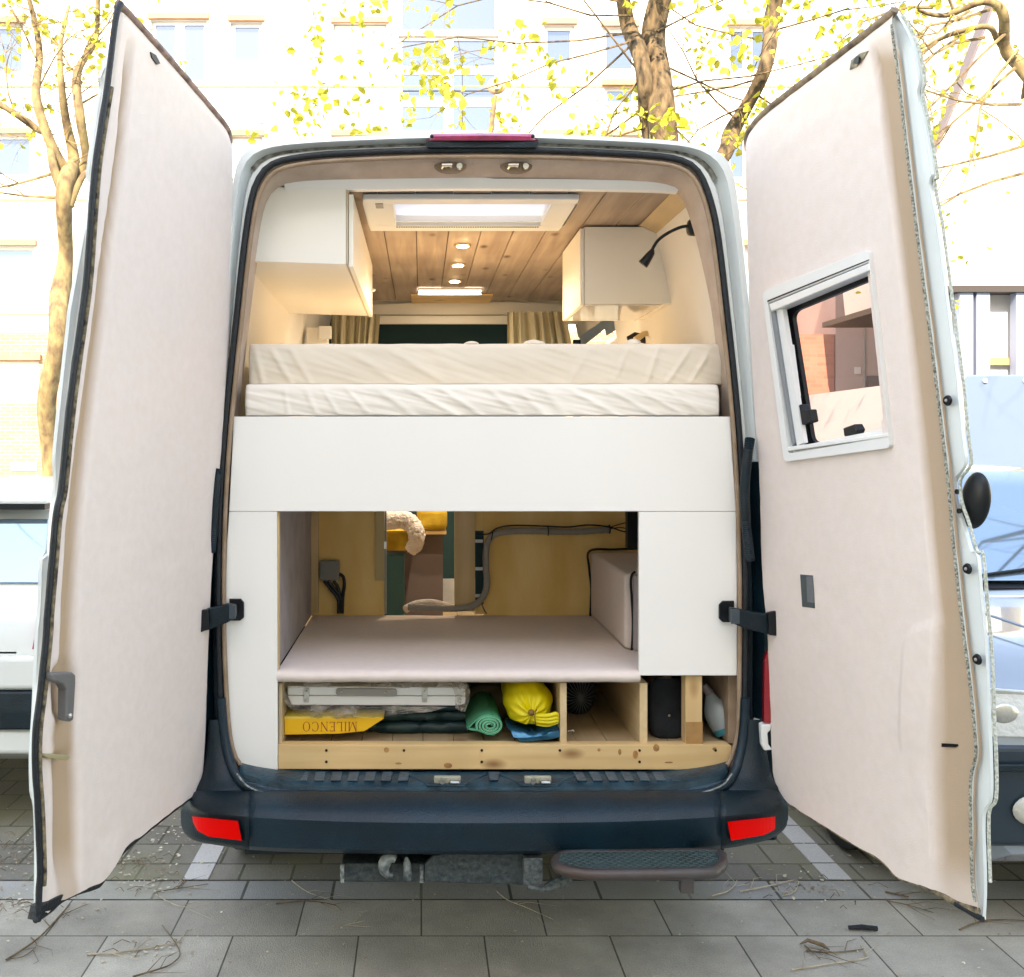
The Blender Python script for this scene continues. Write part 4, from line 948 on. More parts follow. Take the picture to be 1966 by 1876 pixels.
# black rubber surround of the pane
OU = [(1500, 588), (1672, 515), (1708, 830), (1545, 862)]; IN = [(1520, 600), (1676, 536), (1712, 828), (1560, 852)]
ringq(DR, rq(OU, 14, 6), rq(IN, 16, 6), .035, .048).build('pane_seal', M['black'], wf)
pn = MB(); pn.add(DR.line(rq([(1510, 596), (1680, 524), (1716, 840), (1550, 862)], 10, 6), .044), [tuple(range(28))]); pn.build('pane', glass('tinted_glass', (.66, .56, .56), .2), wf)
# hinges of the pane
a, o_ = dbox(DR, [(1527, 822), (1532, 778), (1538, 776), (1544, 788), (1553, 786), (1557, 810), (1540, 816)], .004, .03); MB().prism(a, o_).build('window_latch', M['black'], wf, bevel=.003)
a, o_ = dbox(DR, [(1618, 822), (1640, 814), (1646, 826), (1642, 834), (1620, 838)], .004, .03); MB().prism(a, o_).build('window_latch', M['black'], wf, bevel=.003)
a, o_ = dbox(DR, [(1513, 664), (1520, 662), (1533, 760), (1528, 764)], .012, .02); MB().prism(a, o_).build('stay_arm', M['alloy'], wf)
# pocket, slots, buffers, outside handle
a, o_ = dbox(DR, [(1536, 1103), (1560, 1105), (1564, 1168), (1540, 1165)], -.0015, .0); MB().prism(a, o_).build('pull_pocket', material('pocket_dark', (.05, .065, .07), .5), dr_)
a, o_ = dbox(DR, [(1548, 1107), (1560, 1107), (1563, 1158), (1550, 1156)], -.003, -.0015); MB().prism(a, o_).build('pull_pocket_face', material('pocket_mid', (.13, .14, .15), .5), dr_)
a, o_ = dbox(DR, [(1791, 1426), (1836, 1429), (1838, 1432), (1834, 1435), (1800, 1434), (1792, 1437)], .012, .016); MB().prism(a, o_).build('lock_slot', M['black'], dr_)
a, o_ = dbox(DR, [(1631, 134), (1634, 116), (1652, 102), (1666, 98), (1658, 112), (1644, 128)], -.003, .004); lh = MB().prism(a, o_).build('latch_hole', material('latch_dark', (.10, .08, .04), .6, c2=(.03, .025, .015), c3=(.3, .25, .15), vs=60), dr_)
p = DR.up(1648, 116, -.005); MB().cyl(p, p - DR.n * .006, .009, 12).build('latch_bolt', M['black'], lh)
for (u, v) in ((1820, 769), (1858, 1092), (1877, 1266)):
    p = DR.up(u, v, .012); b0 = MB().cyl(p, p - DR.n * .005, .0125, 20, r2=.010); bo = b0.build('rubber_buffer', M['black'], dr_, smooth=True); MB().sph(p - DR.n * .005, .004, 8, 6).build('buffer_dimple', M['grey_pl'], bo, smooth=True)
for (u, v) in ((1839, 944), (1843, 981)):
    p = DR.up(u, v, .014); MB().cyl(p, p - DR.n * .004, .006, 12).build('screw', M['screw'], dr_)
hc = DR.up(1872, 961, .045)
hh = MB().sph((0, 0, 0), 1, 24, 16, sq=(1, 1, 1)); 
ax_u = (DR.up(1900, 961, .045) - hc); ax_v = (DR.up(1876, 905, .045) - hc)
hh.v = [tuple(hc + ax_u * x * (1.0 if x > 0 else .9) + ax_v * z * .98 - DR.n * (y * .02)) for x, y, z in hh.v]
hh.build('outside_handle', M['black'], dr_, smooth=True)
# hinge straps
for side in (0, 1):
    if side == 0: hol_ = [(440, 1150), (462, 1150), (468, 1157), (468, 1186), (461, 1192), (440, 1192)]; px = [(382, 1173), (404, 1168), (436, 1160), (452, 1163), (452, 1186), (436, 1196), (406, 1208), (384, 1214)]; tip = [(380, 1172), (400, 1170), (402, 1206), (383, 1216)]; plate = (440, 452, 1163, 1188)
    else: hol_ = [(1388, 1154), (1410, 1154), (1410, 1195), (1388, 1195), (1381, 1188), (1381, 1161)]; px = [(1404, 1167), (1430, 1172), (1470, 1180), (1496, 1176), (1498, 1220), (1472, 1218), (1430, 1207), (1404, 1196)]; tip = [(1474, 1176), (1496, 1172), (1499, 1222), (1477, 1220)]; plate = (1404, 1420, 1170, 1198)
    MB().pprism(hol_, .008, .017).build('strap_slot', M['black'], van, bevel=.002)
    hs = MB().pprism(px, -.06, -.03).build('hinge_strap', M['dark'], van, bevel=.004)
    MB().pprism(tip, -.075, -.061).build('strap_end', M['black'], hs, bevel=.003)
    u0, u1, v0, v1 = plate; MB().pbox(u0, u1, v0, v1, -.066, -.061).build('strap_plate', material('strap_grey', (.04, .06, .075), .35), hs)
# ================================================================ INTERIOR
# side linings (profile X(z)), floor, bulkhead
FZ = .745; YE = 3.1; CZ = 2.47
def side(sgn):
    prof = [(-.665, FZ), (-.66, 1.3), (-.62, 1.8), (-.585, 2.0), (-.55, 2.25), (-.50, 2.50)] if sgn < 0 else [(1.03, FZ), (1.025, 1.3), (.98, 1.8), (.95, 2.0), (.905, 2.25), (.85, 2.50)]
    return prof
lb = MB(); pf = side(-1); ys = [.135, .8, 1.6, 2.4, YE]
lb.loft([[Vector((x - .02 * min(1, y), y, z)) for x, z in pf] for y in ys], closed=False); wl_ = lb.build('side_lining', M['cream'], van, smooth=True, angle=60)
lb = MB(); pf = side(1)
def seg(y0, y1, z0=None, z1=None):
    L = []
    for y in (y0, y1):
        row = []
        zs = sorted({z for _, z in pf} | ({z0, z1} if z0 else set())); zs = [z for z in zs if (z0 is None or z0 <= z <= z1)]
        for z in zs:
            x = lerp_tab([(b, a) for a, b in pf], z); row.append(Vector((x, y, z)))
        L.append(row)
    lb.loft(L, closed=False)
seg(.135, .8); seg(.8, 1.74)
for y0, y1 in ((1.74, 2.78),): seg(y0, y1, FZ, 1.72); seg(y0, y1, 2.28, 2.5)
lb.build('side_lining', M['cream'], van, smooth=True, angle=60)
# side window
MB().box(1.12, 1.125, 1.72, 4.4, 1.68, 2.3).build('side_window', glass('clear_glass', (.85, .92, .95), .2), van)
fr_ = MB(); fr_.box(.875, .915, 2.79, 2.83, 1.73, 2.27); fr_.box(.93, .97, 1.745, 1.765, 1.73, 2.27); fr_.build('side_window_seal', M['dark'], van)
# floor
fl = MB(); k = 0
x = -.66
while x < 1.02:
    fl.box(x + .0012, min(x + .094, 1.03), .045, YE, FZ - .02, FZ + (.0006 if k % 2 else 0)); x += .095; k += 1
flo = fl.build('floor_boards', M['floor_plank'], van)
MB().box(-.66, 1.03, .03, YE, FZ - .06, FZ - .021).build('subfloor', M['plank_gap'], van)
MB().box(-.62, .98, .05, YE, 2.53, 2.55).build('headliner', M['plank_gap'], van) if False else None
# ceiling planks, leaving the roof light open
cp = MB(); pit = .1224; x = -.1415 - 4 * pit; k = 0
SX0, SX1, SY0, SY1 = -.165, .485, .235, .665
while x < .84:
    a, b = x + .0014, min(x + pit - .0014, .90)
    z = CZ + (.0015 if k % 2 else 0) + random.uniform(0, .0012)
    segs = [(.13, 2.64, a, b)]
    if b > SX0 and a < SX1:
        segs = [(.13, SY0, a, b), (SY1, 2.64, a, b)]
        if b > SX1: segs.append((SY0, SY1, SX1, b))
        if a < SX0: segs.append((SY0, SY1, a, SX0))
    for (y0, y1, a_, b_) in segs: cp.box(a_, b_, y0, y1, z, z + .014)
    x += pit; k += 1
cpo = cp.build('ceiling_boards', M['plank'], van, bevel=.0015, seg=1)
gp_ = MB()
gp_.box(-.70, SX0, .12, 2.66, CZ + .018, CZ + .024); gp_.box(SX1, .92, .12, 2.66, CZ + .018, CZ + .024); gp_.box(SX0, SX1, .12, SY0, CZ + .018, CZ + .024); gp_.box(SX0, SX1, SY1, 2.66, CZ + .018, CZ + .024)
gp_.build('ceiling_backing', M['plank_gap'], van)
# rounded strip along the right ceiling edge
MB().prism([(.80, .14, CZ - .001), (.86, .14, CZ - .03), (.90, .14, CZ - .03), (.90, .14, CZ + .02)], (0, 1.2, 0)).build('ceiling_cove', M['pine_y'], van)

# roof light
rl = thing('roof_skylight', 'white framed rectangular roof skylight with a bright closed blind', 'skylight', (.16, .45, CZ))
f = MB(); a, b, c, d = -.187, .505, .21, .69; i0, i1, j0, j1 = -.09, .425, .275, .60
f.box(a, b, c, j0, CZ - .022, CZ - .003); f.box(a, b, j1, d, CZ - .022, CZ - .003); f.box(a, i0, j0, j1, CZ - .022, CZ - .003); f.box(i1, b, j0, j1, CZ - .022, CZ - .003)
f.build('frame', M['white_plastic'], rl, bevel=.004)
f = MB(); zz = CZ + .05
f.box(i0 - .004, i0, j0 - .004, j1 + .004, CZ - .003, zz); f.box(i1, i1 + .004, j0 - .004, j1 + .004, CZ - .003, zz); f.box(i0, i1, j1, j1 + .004, CZ - .003, zz); f.box(i0, i1, j0 - .004, j0, CZ - .003, zz)
f.build('shaft', M['white_plastic'], rl)
bm_ = bpy.data.materials.new('blind_translucent'); bm_.use_nodes = True; n = bm_.node_tree.nodes; l = bm_.node_tree.links
t1 = n.new('ShaderNodeBsdfTranslucent'); t1.inputs[0].default_value = (.85, .82, .82, 1); mx = n.new('ShaderNodeMixShader'); mx.inputs[0].default_value = .75
n['Principled BSDF'].inputs['Base Color'].default_value = (.85, .83, .83, 1)
l.new(n['Principled BSDF'].outputs[0], mx.inputs[1]); l.new(t1.outputs[0], mx.inputs[2]); l.new(mx.outputs[0], n['Material Output'].inputs[0])
f = MB()
for i in range(12):
    y0 = j0 + (j1 - j0) * i / 12; y1 = j0 + (j1 - j0) * (i + 1) / 12; ym = (y0 + y1) / 2
    f.add([(i0, y0, CZ + .012), (i1, y0, CZ + .012), (i1, ym, CZ + .016), (i0, ym, CZ + .016), (i1, y1, CZ + .012), (i0, y1, CZ + .012)], [(0, 1, 2, 3), (3, 2, 4, 5)])
f.build('blind', bm_, rl)
MB().box(i0, i1, j1 - .03, j1 - .016, CZ - .012, CZ + .01).build('blind_bar', M['white_plastic'], rl)
f = MB()
for i in range(60):
    x = i0 + (i1 - i0) * i / 60; f.box(x, x + .005, j1 + .012, j1 + .018, CZ - .0245, CZ - .0215)
f.build('vent_slots', M['black'], rl)
MB().box(-.150, -.125, .26, .32, CZ - .025, CZ - .021).build('switch', M['grey_pl'], rl)
f = MB(); f.box(i0 - .04, i1 + .04, j0 - .04, j1 + .04, 2.615, 2.625); f.build('dome', glass('skylight_dome', (.95, .95, .95), .1), rl)
# second, far roof light
r2 = thing('roof_skylight', 'small narrow roof light at the far end of the wooden ceiling', 'skylight', (.17, 2.5, CZ))
f = MB(); f.box(-.02, .32, 2.15, 2.168, CZ - .012, CZ - .002); f.box(-.02, .32, 2.333, 2.35, CZ - .012, CZ - .002); f.build('frame', M['white_plastic'], r2)
MB().box(-.012, .31, 2.17, 2.33, CZ - .006, CZ - .003).build('pane', emis('glowing_daylight_pane', (.95, .97, 1), 1.2), r2)  # pane emits its own glow in place of daylight from above
# front header and bulkhead
a = P(790, 578, 2.64); b = P(940, 566, 2.64)
MB().box(a.x, b.x, 2.36, 2.655, CZ - .010, CZ - .002).build('ceiling_beam', M['pine'], van)
hd = MB()
pts = []
for i in range(25):
    t = i / 24; pts.append((705 + 400 * t, 586 - 7 * math.sin(math.pi * t)))
hd.prism([P(u, v, 2.67) for u, v in pts] + [P(1110, 622, 2.67), P(700, 622, 2.67)], (0, .02, 0)); hd.build('front_header', M['cream_gloss'], van)
MB().pbox(700, 1100, 604, 606, 2.655, 2.669).build('header_groove', M['grey_pl'], van)
MB().box(-.72, .86, 3.0, 3.03, FZ, 2.5).build('cab_cover', M['navy'], van)
MB().box(-.72, .99, 2.70, 2.72, 2.44, 2.62).build('cab_ceiling', M['cream'], van)
# downlights
for i, (u, v, y) in enumerate(((888.4, 470, 1.05), (879.4, 507, 1.49), (873, 537.8, 1.93))):
    lab = ['nearest of the three round ceiling downlights', 'middle one of the three round ceiling downlights', 'farthest of the three round ceiling downlights'][i]
    X = P(u, v, y).x; d = thing('ceiling_downlight', lab + ', glowing warm', 'downlight', (X, y, CZ), 'downlights in the wooden ceiling')
    MB().tube([(X, y, CZ - .001), (X, y, CZ - .006), (X, y, CZ - .007)], [.036, .034, .026], 28).build('bezel', material('bezel', (.55, .40, .22), .3, metal=.6), d, smooth=True, angle=50)
    MB().tube([(X, y, CZ - .0072), (X, y, CZ - .009)], [.024, .023], 24).build('bulb', emis('bulb_glow', (1, .80, .50), 14), d)
    ld = bpy.data.lights.new('downlight', 'SPOT'); ld.energy = 5.0; ld.color = (1, .95, .87); ld.spot_size = R(165); ld.spot_blend = .9; ld.shadow_soft_size = .03
    lo = bpy.data.objects.new('downlight_lamp', ld); col.objects.link(lo); lo.location = (X, y, CZ - .02); lo.parent = d; lo.matrix_parent_inverse = d.matrix_world.inverted()

# overhead cupboards
cb = thing('overhead_cupboard', 'long cream overhead cupboard on the left wall above the bed', 'cupboard', (-.38, .13, 2.2))
bk_ = [P(495, 500, .12), P(676, 507, .12), P(677, 345, .12), P(497, 345, .12)]
fx = [P(559, 609, 1.38), P(713, 610, 1.38)]
z0 = bk_[1].z; z1 = CZ - .004
x1 = -.235; mbx = MB(); mbx.prism([(-.60, .125, z0 + .012), (x1, .125, z0), (x1, .125, z1), (-.60, .125, z1)], (0, 1.26, 0)); mbx.build('carcass', M['cream_gloss'], cb, bevel=.001)
MB().box(x1 + .001, x1 + .006, .128, 1.384, z0 + .001, z1 - .001).build('edge_strip', M['carcass'], cb)
for i, (ya, yb) in enumerate(((.135, .545), (.55, .965), (.97, 1.38))): MB().box(x1 + .0075, x1 + .022, ya, yb, z0 - .006, z1 - .02).build('door', M['cream_gloss'], cb, bevel=.0015)
p = Vector((x1 + .03, 1.30, z0 + .10)); MB().sph(p, .009, 10, 8).build('knob', M['chrome'], cb, smooth=True)
cb = thing('overhead_cupboard', 'short cream overhead cupboard on the right side with a shiny underside', 'cupboard', (.72, .7, 2.18))
a = P(1114, 441, .69); b = P(1252, 584, .69); fa = P(1078, 613, 1.16)
zb = P(0, 584, .69).z
MB().box(a.x + .016, .935, .69, 1.16, zb, CZ - .006).build('carcass', M['cream_gloss'], cb, bevel=.001)
MB().box(a.x, a.x + .014, .693, 1.158, zb - .004, CZ - .012).build('door', M['cream_gloss'], cb, bevel=.001)
MB().box(a.x + .018, .885, .70, 1.155, zb - .004, zb - .001).build('underside', material('glossy_underside', (.7, .68, .64), .06, spec=.8), cb)

# reading lamp
rlp = thing('reading_lamp', 'black gooseneck reading lamp bent down from the right wall', 'lamp', P(1328, 437, .22))
yy = .20
bs_ = MB(); c = P(1330, 437, yy); bs_.tube([c + Vector((.022, 0, 0)), c + Vector((.006, 0, 0)), c + Vector((-.012, 0, 0)), c + Vector((-.016, 0, 0))], [.026, .027, .025, .02], 24)
bs_.build('wall_base', M['black'], rlp, smooth=True, angle=50)
nk = MB(); nk.tube(smooth_path([P(1326, 434, yy), P(1308, 436, yy + .01), P(1285, 446, yy + .03), P(1265, 460, yy + .05), P(1255, 474, yy + .06), P(1252, 482, yy + .062)], 10), .0052, 10); nk.build('gooseneck', M['black'], rlp, smooth=True)
hd_ = MB(); hd_.tube([P(1253, 479, yy + .06), P(1251, 485, yy + .062), P(1246, 492, yy + .064), P(1239, 502, yy + .066), P(1234, 508, yy + .068)], [.006, .011, .0135, .016, .0175], 16); hd_.build('lamp_head', M['black'], rlp, smooth=True, angle=50)

# curtains
def curtain(u0, u1, v0, v1, y, lab, flare=0):
    t = thing('curtain', lab, 'curtain', P((u0 + u1) / 2, v1, y)); mb = MB(); top, bot = [], []
    n_ = 120
    for i in range(n_ + 1):
        s_ = i / n_; u = u0 + (u1 - u0) * s_; ph = s_ * 42 + 1.3 * math.sin(s_ * 9)
        o_ = .018 * math.sin(ph) + .006 * math.sin(ph * 2.3)
        top.append(P(u, v0 + 1.2 * math.sin(ph * 1.1), y + o_ * .7)); bot.append(P(u + flare * s_ + 2 * math.sin(ph * .5), v1, y + o_ * 1.3))
    mb.loft([top, [a.lerp(b, .1) for a, b in zip(top, bot)], [a.lerp(b, .5) + Vector((0, .002, 0)) for a, b in zip(top, bot)], bot], closed=False)
    mb.build('cloth', M['curtain'], t, smooth=True, angle=80, recalc=False)
    MB().tube([P(u0 - 3, v0 + 4, y + .03), P(u1 + 3, v0 + 4, y + .03)], .004, 8).build('rail', M['white_plastic'], t)
    return t
curtain(636, 730, 604, 690, 2.45, 'olive curtain gathered at the left of the dark cab cover', -8)
curtain(974, 1086, 599, 690, 2.45, 'olive curtain gathered at the right of the dark cab cover', 16)

# bits on the walls above the bed
t = thing('wall_switch_box', 'small cream switch box on the left wall beside the curtain', 'switch', P(612, 645, 1.9))
MB().pbox(589, 628, 629, 690, 1.9, 2.0).build('box', M['cream_gloss'], t, bevel=.002); MB().pbox(612, 636, 626, 650, 1.86, 1.89).build('cover', M['white_plastic'], t, bevel=.002)
t = thing('wooden_peg', 'pale round wooden peg fitting on the right wall beside the side window', 'coat hook', P(1250, 635, 1.3))
c = P(1246, 634, 1.15); mb = MB(); mb.cyl(c + Vector((.07, .03, .0)), c + Vector((.055, .01, 0)), .032, 24); mb.build('base_plate', M['cream_gloss'], t, smooth=True, angle=40)
mb = MB(); mb.tube([c + Vector((.05, .01, 0)), c + Vector((-.03, -.03, -.02)), c + Vector((-.065, -.04, -.045))], [.013, .012, .013], 12); mb.build('peg', M['pine_y'], t, smooth=True)
t = MB(); c = P(1218, 652, 1.2); t.tube([c + Vector((-.03, 0, .005)), c + Vector((.0, .0, .012)), c + Vector((.06, 0, .0)), c + Vector((.08, 0, -.03))], [.008, .02, .022, .02], 10)
tag(t.build('torch', M['black'], smooth=True), 'black torch hanging at the wooden peg above the mattress', 'torch')

# ---------------- bed platform front
bf = thing('bed_frame', 'white bed platform front with a large square cutout, standing across the van', 'bed frame', (.178, .03, .76))
tp_ = MB().pprism([(449, 800), (1402, 800), (1408, 900), (1413, 981.7), (440, 981.7), (444, 900)], .020, .038).build('upper_panel', M['white_board'], bf, bevel=.0012)
MB().pprism([(440, 982.6), (531.5, 982.6), (533, 1479), (458, 1481), (446, 1458), (438, 1400), (434, 1300), (433, 1192), (433, 1150), (436, 1040)], .020, .038).build('left_panel', M['white_board'], bf, bevel=.0012)
MB().pprism([(1227, 982.6), (1413, 982.6), (1415, 1100), (1415, 1297), (1227, 1297)], .020, .038).build('right_panel', M['white_board'], bf, bevel=.0012)
a = P(452, 806, .06); zt = a.z
MB().box(-.60, .97, .04, 1.42, zt - .03, zt - .008).build('platform', M['white_board'], bf)
# pine edge of the cutout
MB().pbox(531, 536, 984, 1290, .039, .06).build('edge_batten', M['pine_v'], bf)

# mattresses with wrinkled sheets
def mattress(name, lab, u0, u1, v0, v1, y, depth, matn, seed, amp=.010, folds=()):
    a = P(u0, v1, y); b = P(u1, v0, y); x0, x1, z0, z1 = a.x, b.x, a.z, b.z; r = min(.022, (z1 - z0) * .25)
    NX, NZ = 260, 44; vs = []; prof = []
    # profile from front bottom, round to the top, back over the top
    for i in range(NZ + 1):
        t = i / NZ
        if t < .08: q = (.012 * (1 - t / .08) ** 2, z0 + (z1 - z0) * 0 + .004 * t / .08)
        elif t < .62: s_ = (t - .08) / .54; q = (-.004 * math.sin(math.pi * s_), z0 + .004 + (z1 - z0 - r - .004) * s_)
        elif t < .78: s_ = (t - .62) / .16 * math.pi / 2; q = (r - r * math.cos(s_), z1 - r + r * math.sin(s_))
        else: s_ = (t - .78) / .22; q = (r + s_ * (depth - r), z1)
        prof.append((t, *q))
    for (t, dy, z) in prof:
        for i in range(NX + 1):
            s_ = i / NX; x = x0 + (x1 - x0) * s_
            e = max(0, 1 - min(s_, 1 - s_) * (x1 - x0) / .03); rd = .022 * (1 - math.sqrt(max(0, 1 - e * e)))
            w_ = 0
            for (fx_, sl_, wd_, am_) in folds:
                zz_ = (z - z0) / (z1 - z0); c_ = fx_ + sl_ * (1 - zz_); d_ = abs(s_ - c_) / wd_
                fade = math.sin(math.pi * min(1, max(0, zz_ * .8 + .2))) ** .6
                if d_ < 3: w_ += am_ * math.exp(-d_ * d_) * fade
            zt_ = t if t < .78 else .78
            w_ += amp * (noise.noise(Vector((s_ * 16 - (1 - zt_) * 5, zt_ * 3.2, seed))) + .5 * noise.noise(Vector((s_ * 40 - (1 - zt_) * 14, zt_ * 5, seed + 9))))
            zj = amp * .35 * noise.noise(Vector((s_ * 22, 1, seed + 20))) if t > .5 else 0
            if t < .06: w_ *= .3
            vs.append((x + (rd if s_ < .5 else -rd), y + dy + rd - w_, z + zj - (rd * .4 if t > .6 else 0)))
    mb = MB(); fs = [(j * (NX + 1) + i, j * (NX + 1) + i + 1, (j + 1) * (NX + 1) + i + 1, (j + 1) * (NX + 1) + i) for j in range(NZ) for i in range(NX)]
    mb.add(vs, fs); mb.loft([[vs[j * (NX + 1)] for j in range(NZ + 1)], [(x0, y + depth, vs[j * (NX + 1)][2]) for j in range(NZ + 1)]], closed=False); mb.loft([[vs[j * (NX + 1) + NX] for j in range(NZ + 1)], [(x1, y + depth, vs[j * (NX + 1) + NX][2]) for j in range(NZ + 1)]], closed=False)
    return tag(mb.build(name, matn, smooth=True, angle=80), lab, 'mattress')
rm = random.Random(11)
fd = [(.09, .01, .004, .006), (.13, .03, .006, .007), (.165, .04, .005, .006), (.21, .06, .006, .007), (.27, .09, .012, .009), (.33, .12, .012, .012), (.40, .10, .010, .010), (.50, .08, .010, .008), (.56, .07, .010, .009), (.62, .05, .012, .009), (.66, .12, .012, .010), (.74, .12, .010, .010), (.80, .12, .009, .008), (.86, .10, .008, .006)]
mattress('mattress', 'lower foam mattress under a creased white sheet, resting on the white bed front', 461, 1391, 737, 799, .045, 1.3, M['sheet'], 3.3, .0045, [(a, b, c, d * .6) for a, b, c, d in fd])
fd = [(.02, .02, .006, .010), (.05, .05, .007, .010), (.09, .05, .007, .008), (.20, .12, .015, .007), (.28, .14, .012, .007), (.38, .08, .02, .005), (.72, -.05, .008, .005), (.80, -.04, .006, .006), (.86, -.03, .006, .008), (.93, -.06, .006, .009), (.97, -.05, .006, .008)]
mattress('mattress', 'upper mattress under a beige sheet, lying on top of the white one', 468, 1398, 659, 739, .13, 1.2, M['sheet_b'], 8.1, .0035, [(a, b, c, d * .55) for a, b, c, d in fd])
# bunched sheet humps on the top edge
for i, (u0, u1, h_) in enumerate(((1012, 1030, 3.5), (1276, 1312, 8.0), (1520, 1546, 7.5), (1140, 1150, 4))):
    pass
hm = MB()
for (u, w_, h_) in ((905, 16, 4), (1034, 14, 4), (1023, 20, 6), (1272 - 250 + 8, 18, 5), (1215, 16, 7)):
    c = P(u, 662, .2); hm.sph(c, 1, 14, 8, sq=(w_ * .0016, .05, h_ * .0026))
tag(hm.build('rumpled_sheet', M['sheet_b'], smooth=True), 'rumpled ridge of beige sheet on the top edge of the upper mattress', 'sheet')

# ---------------- garage space under the bed
ga = thing('storage_unit', 'carpeted storage compartment under the bed with a plywood back wall', 'storage unit', (.2, .05, .98))
zf = P(0, 1285, .05).z
YBK = 1.03
lip = MB(); xs0, xs1 = P(534, 0, .045).x, P(1226, 0, .045).x
prof = [(.06, zf - .034), (.035, zf - .036), (.022, zf - .03), (.016, zf - .018), (.020, zf - .006), (.034, zf + .0), (.06, zf + .001), (.2, zf), (.6, zf + .002), (YBK, zf)]
NX = 80; rows = []
for (y, z) in prof: rows.append([Vector((xs0 + (xs1 - xs0 + .35 * (1 if y > .1 else 0)) * i / NX if True else 0, y, z + .002 * noise.noise(Vector((i * .2, y * 3, 0))))) for i in range(NX + 1)])
lip.loft(rows, closed=False); lip.build('carpeted_shelf', M['felt'], ga, smooth=True, angle=80)
MB().box(xs0 + .002, xs1 - .002, .062, YBK - .002, zf - .04, zf - .006).build('shelf_board', M['ply'], ga)
xl = P(599, 0, YBK).x
MB().box(xl - .02, xl, .04, YBK, zf + .003, zt - .031).build('side_lining', M['felt_grey'], ga)
# back wall: pieces round the doorway
def bp_(nm, u0, u1, v0, v1, y0, y1, m, par=ga, **k): return MB().pbox(u0, u1, v0, v1, y0, y1).build(nm, m, par, **k)
bp_('plywood_wall', 599, 738, 870, 1192, YBK, YBK + .012, M['ply'])
bp_('plywood_wall', 929, 1260, 870, 1192, YBK, YBK + .012, M['ply'])
bp_('upright_post', 597, 611, 870, 1178, YBK - .03, YBK - .002, M['pine_v'])
bp_('upright_post', 873, 912, 870, 1174, YBK - .02, YBK + .03, M['pine_v'], bevel=.001)
bp_('cover_strip', 721, 738, 870, 1115, YBK - .012, YBK - .002, material('pale_ply', (.55, .42, .20), .6))
bp_('edge_strip', 738.5, 742, 870, 1179, YBK - .006, YBK + .02, M['grey_pl'])
bp_('dark_gap', 912.5, 928.5, 1020, 1160, YBK + .012, YBK + .02, M['navy'])
bp_('plywood_wall', 912.5, 928.5, 870, 1019, YBK + .002, YBK + .01, M['ply']); bp_('plywood_wall', 912.5, 928.5, 1161, 1179, YBK + .002, YBK + .01, M['ply'])
for v in (1039, 1092, 1144): bp_('white_clip', 912.5, 927, v - 3, v + 3, YBK - .004, YBK + .001, M['white_plastic'])
bp_('wall_latch', 737, 742, 1040, 1054, YBK - .022, YBK - .008, M['chrome'])
# wheel arch box, felt covered, with black piping
wx = P(1133, 0, YBK).x; wz = P(0, 1060, YBK).z
MB().box(wx, 1.0, .34, YBK - .003, zf + .003, wz).build('felt_box', M['felt'], ga, bevel=.012, seg=3)
pp_ = MB(); pp_.tube(smooth_path([P(1219, 1098, .33), P(1213, 1104, .325), P(1211, 1120, .322), P(1213, 1150, .326), P(1215, 1190, .33), P(1214, 1230, .33), P(1212, 1258, .332)], 6), .0042, 8); pp_.build('black_piping', M['black'], ga, smooth=True)
pp_ = MB(); pp_.tube(smooth_path([P(1228, 1053, YBK - .02), P(1180, 1055, YBK - .02), P(1132, 1058, YBK - .02), P(1131, 1090, YBK - .02), P(1135, 1130, YBK - .02), P(1133, 1186, YBK - .02)], 6), .0045, 8); pp_.build('black_piping', M['black'], ga, smooth=True)
MB().box(P(1216, 0, .32).x, P(1250, 0, .32).x, .30, .335, zf + .004, P(0, 1104, .32).z).build('pale_front', M['felt_grey'], ga, bevel=.006)
MB().pbox(1205, 1240, 983, 1052, .62, .66).build('black_unit', M['black'], ga)
# junction box and its cables
jb = thing('junction_box', 'grey junction box with black cables on the plywood wall under the bed', 'junction box', P(632, 1115, YBK))
bp_('box', 613, 651, 1077, 1115, YBK - .045, YBK - .001, material('box_grey', (.22, .215, .195), .5), jb, bevel=.006)
cb_ = MB()
for pts in ([(622, 1115), (632, 1128), (644, 1142), (650, 1155), (650, 1178)], [(640, 1115), (648, 1126), (652, 1140), (654, 1155), (653, 1178)], [(651, 1102), (659, 1108), (661, 1125), (658, 1145), (657, 1178)], [(630, 1115), (643, 1132), (655, 1150), (656, 1178)]):
    cb_.tube(smooth_path([P(u, v, YBK - .03) for u, v in pts], 6), .0068, 8)
cb_.build('cable', M['black'], jb, smooth=True)
# conduit
cd = thing('cable_conduit', 'grey flexible conduit curving up the plywood wall under the bed', 'conduit', P(930, 1168, YBK - .03))
yc = YBK - .035
pth = smooth_path([P(783, 1166, yc - .03), P(830, 1168, yc - .03), P(880, 1168, yc - .02), P(910, 1162, yc - .01), P(928, 1145, yc), P(935, 1120, yc), P(933, 1090, yc), P(933, 1060, yc), P(938, 1038, yc), P(952, 1025, yc), P(985, 1020, yc), P(1040, 1020, yc), P(1100, 1021, yc), P(1172, 1017, yc)], 10)
cd_ = MB(); cd_.tube(pth, [.0125 + (.0012 if i % 2 else 0) for i in range(len(pth))], 12); cd_.build('pipe', M['conduit'], cd, smooth=True, angle=70)
wi = MB(); wi.tube(smooth_path([P(913, 1026, yc), P(938, 1025, yc - .015), P(955, 1014, yc - .018), P(985, 1009, yc - .018), P(1040, 1010, yc - .018), P(1090, 1012, yc - .018), P(1130, 1008, yc - .018), P(1170, 1012, yc - .018), P(1195, 1020, yc - .01), P(1212, 1022, yc)], 6), .003, 6)
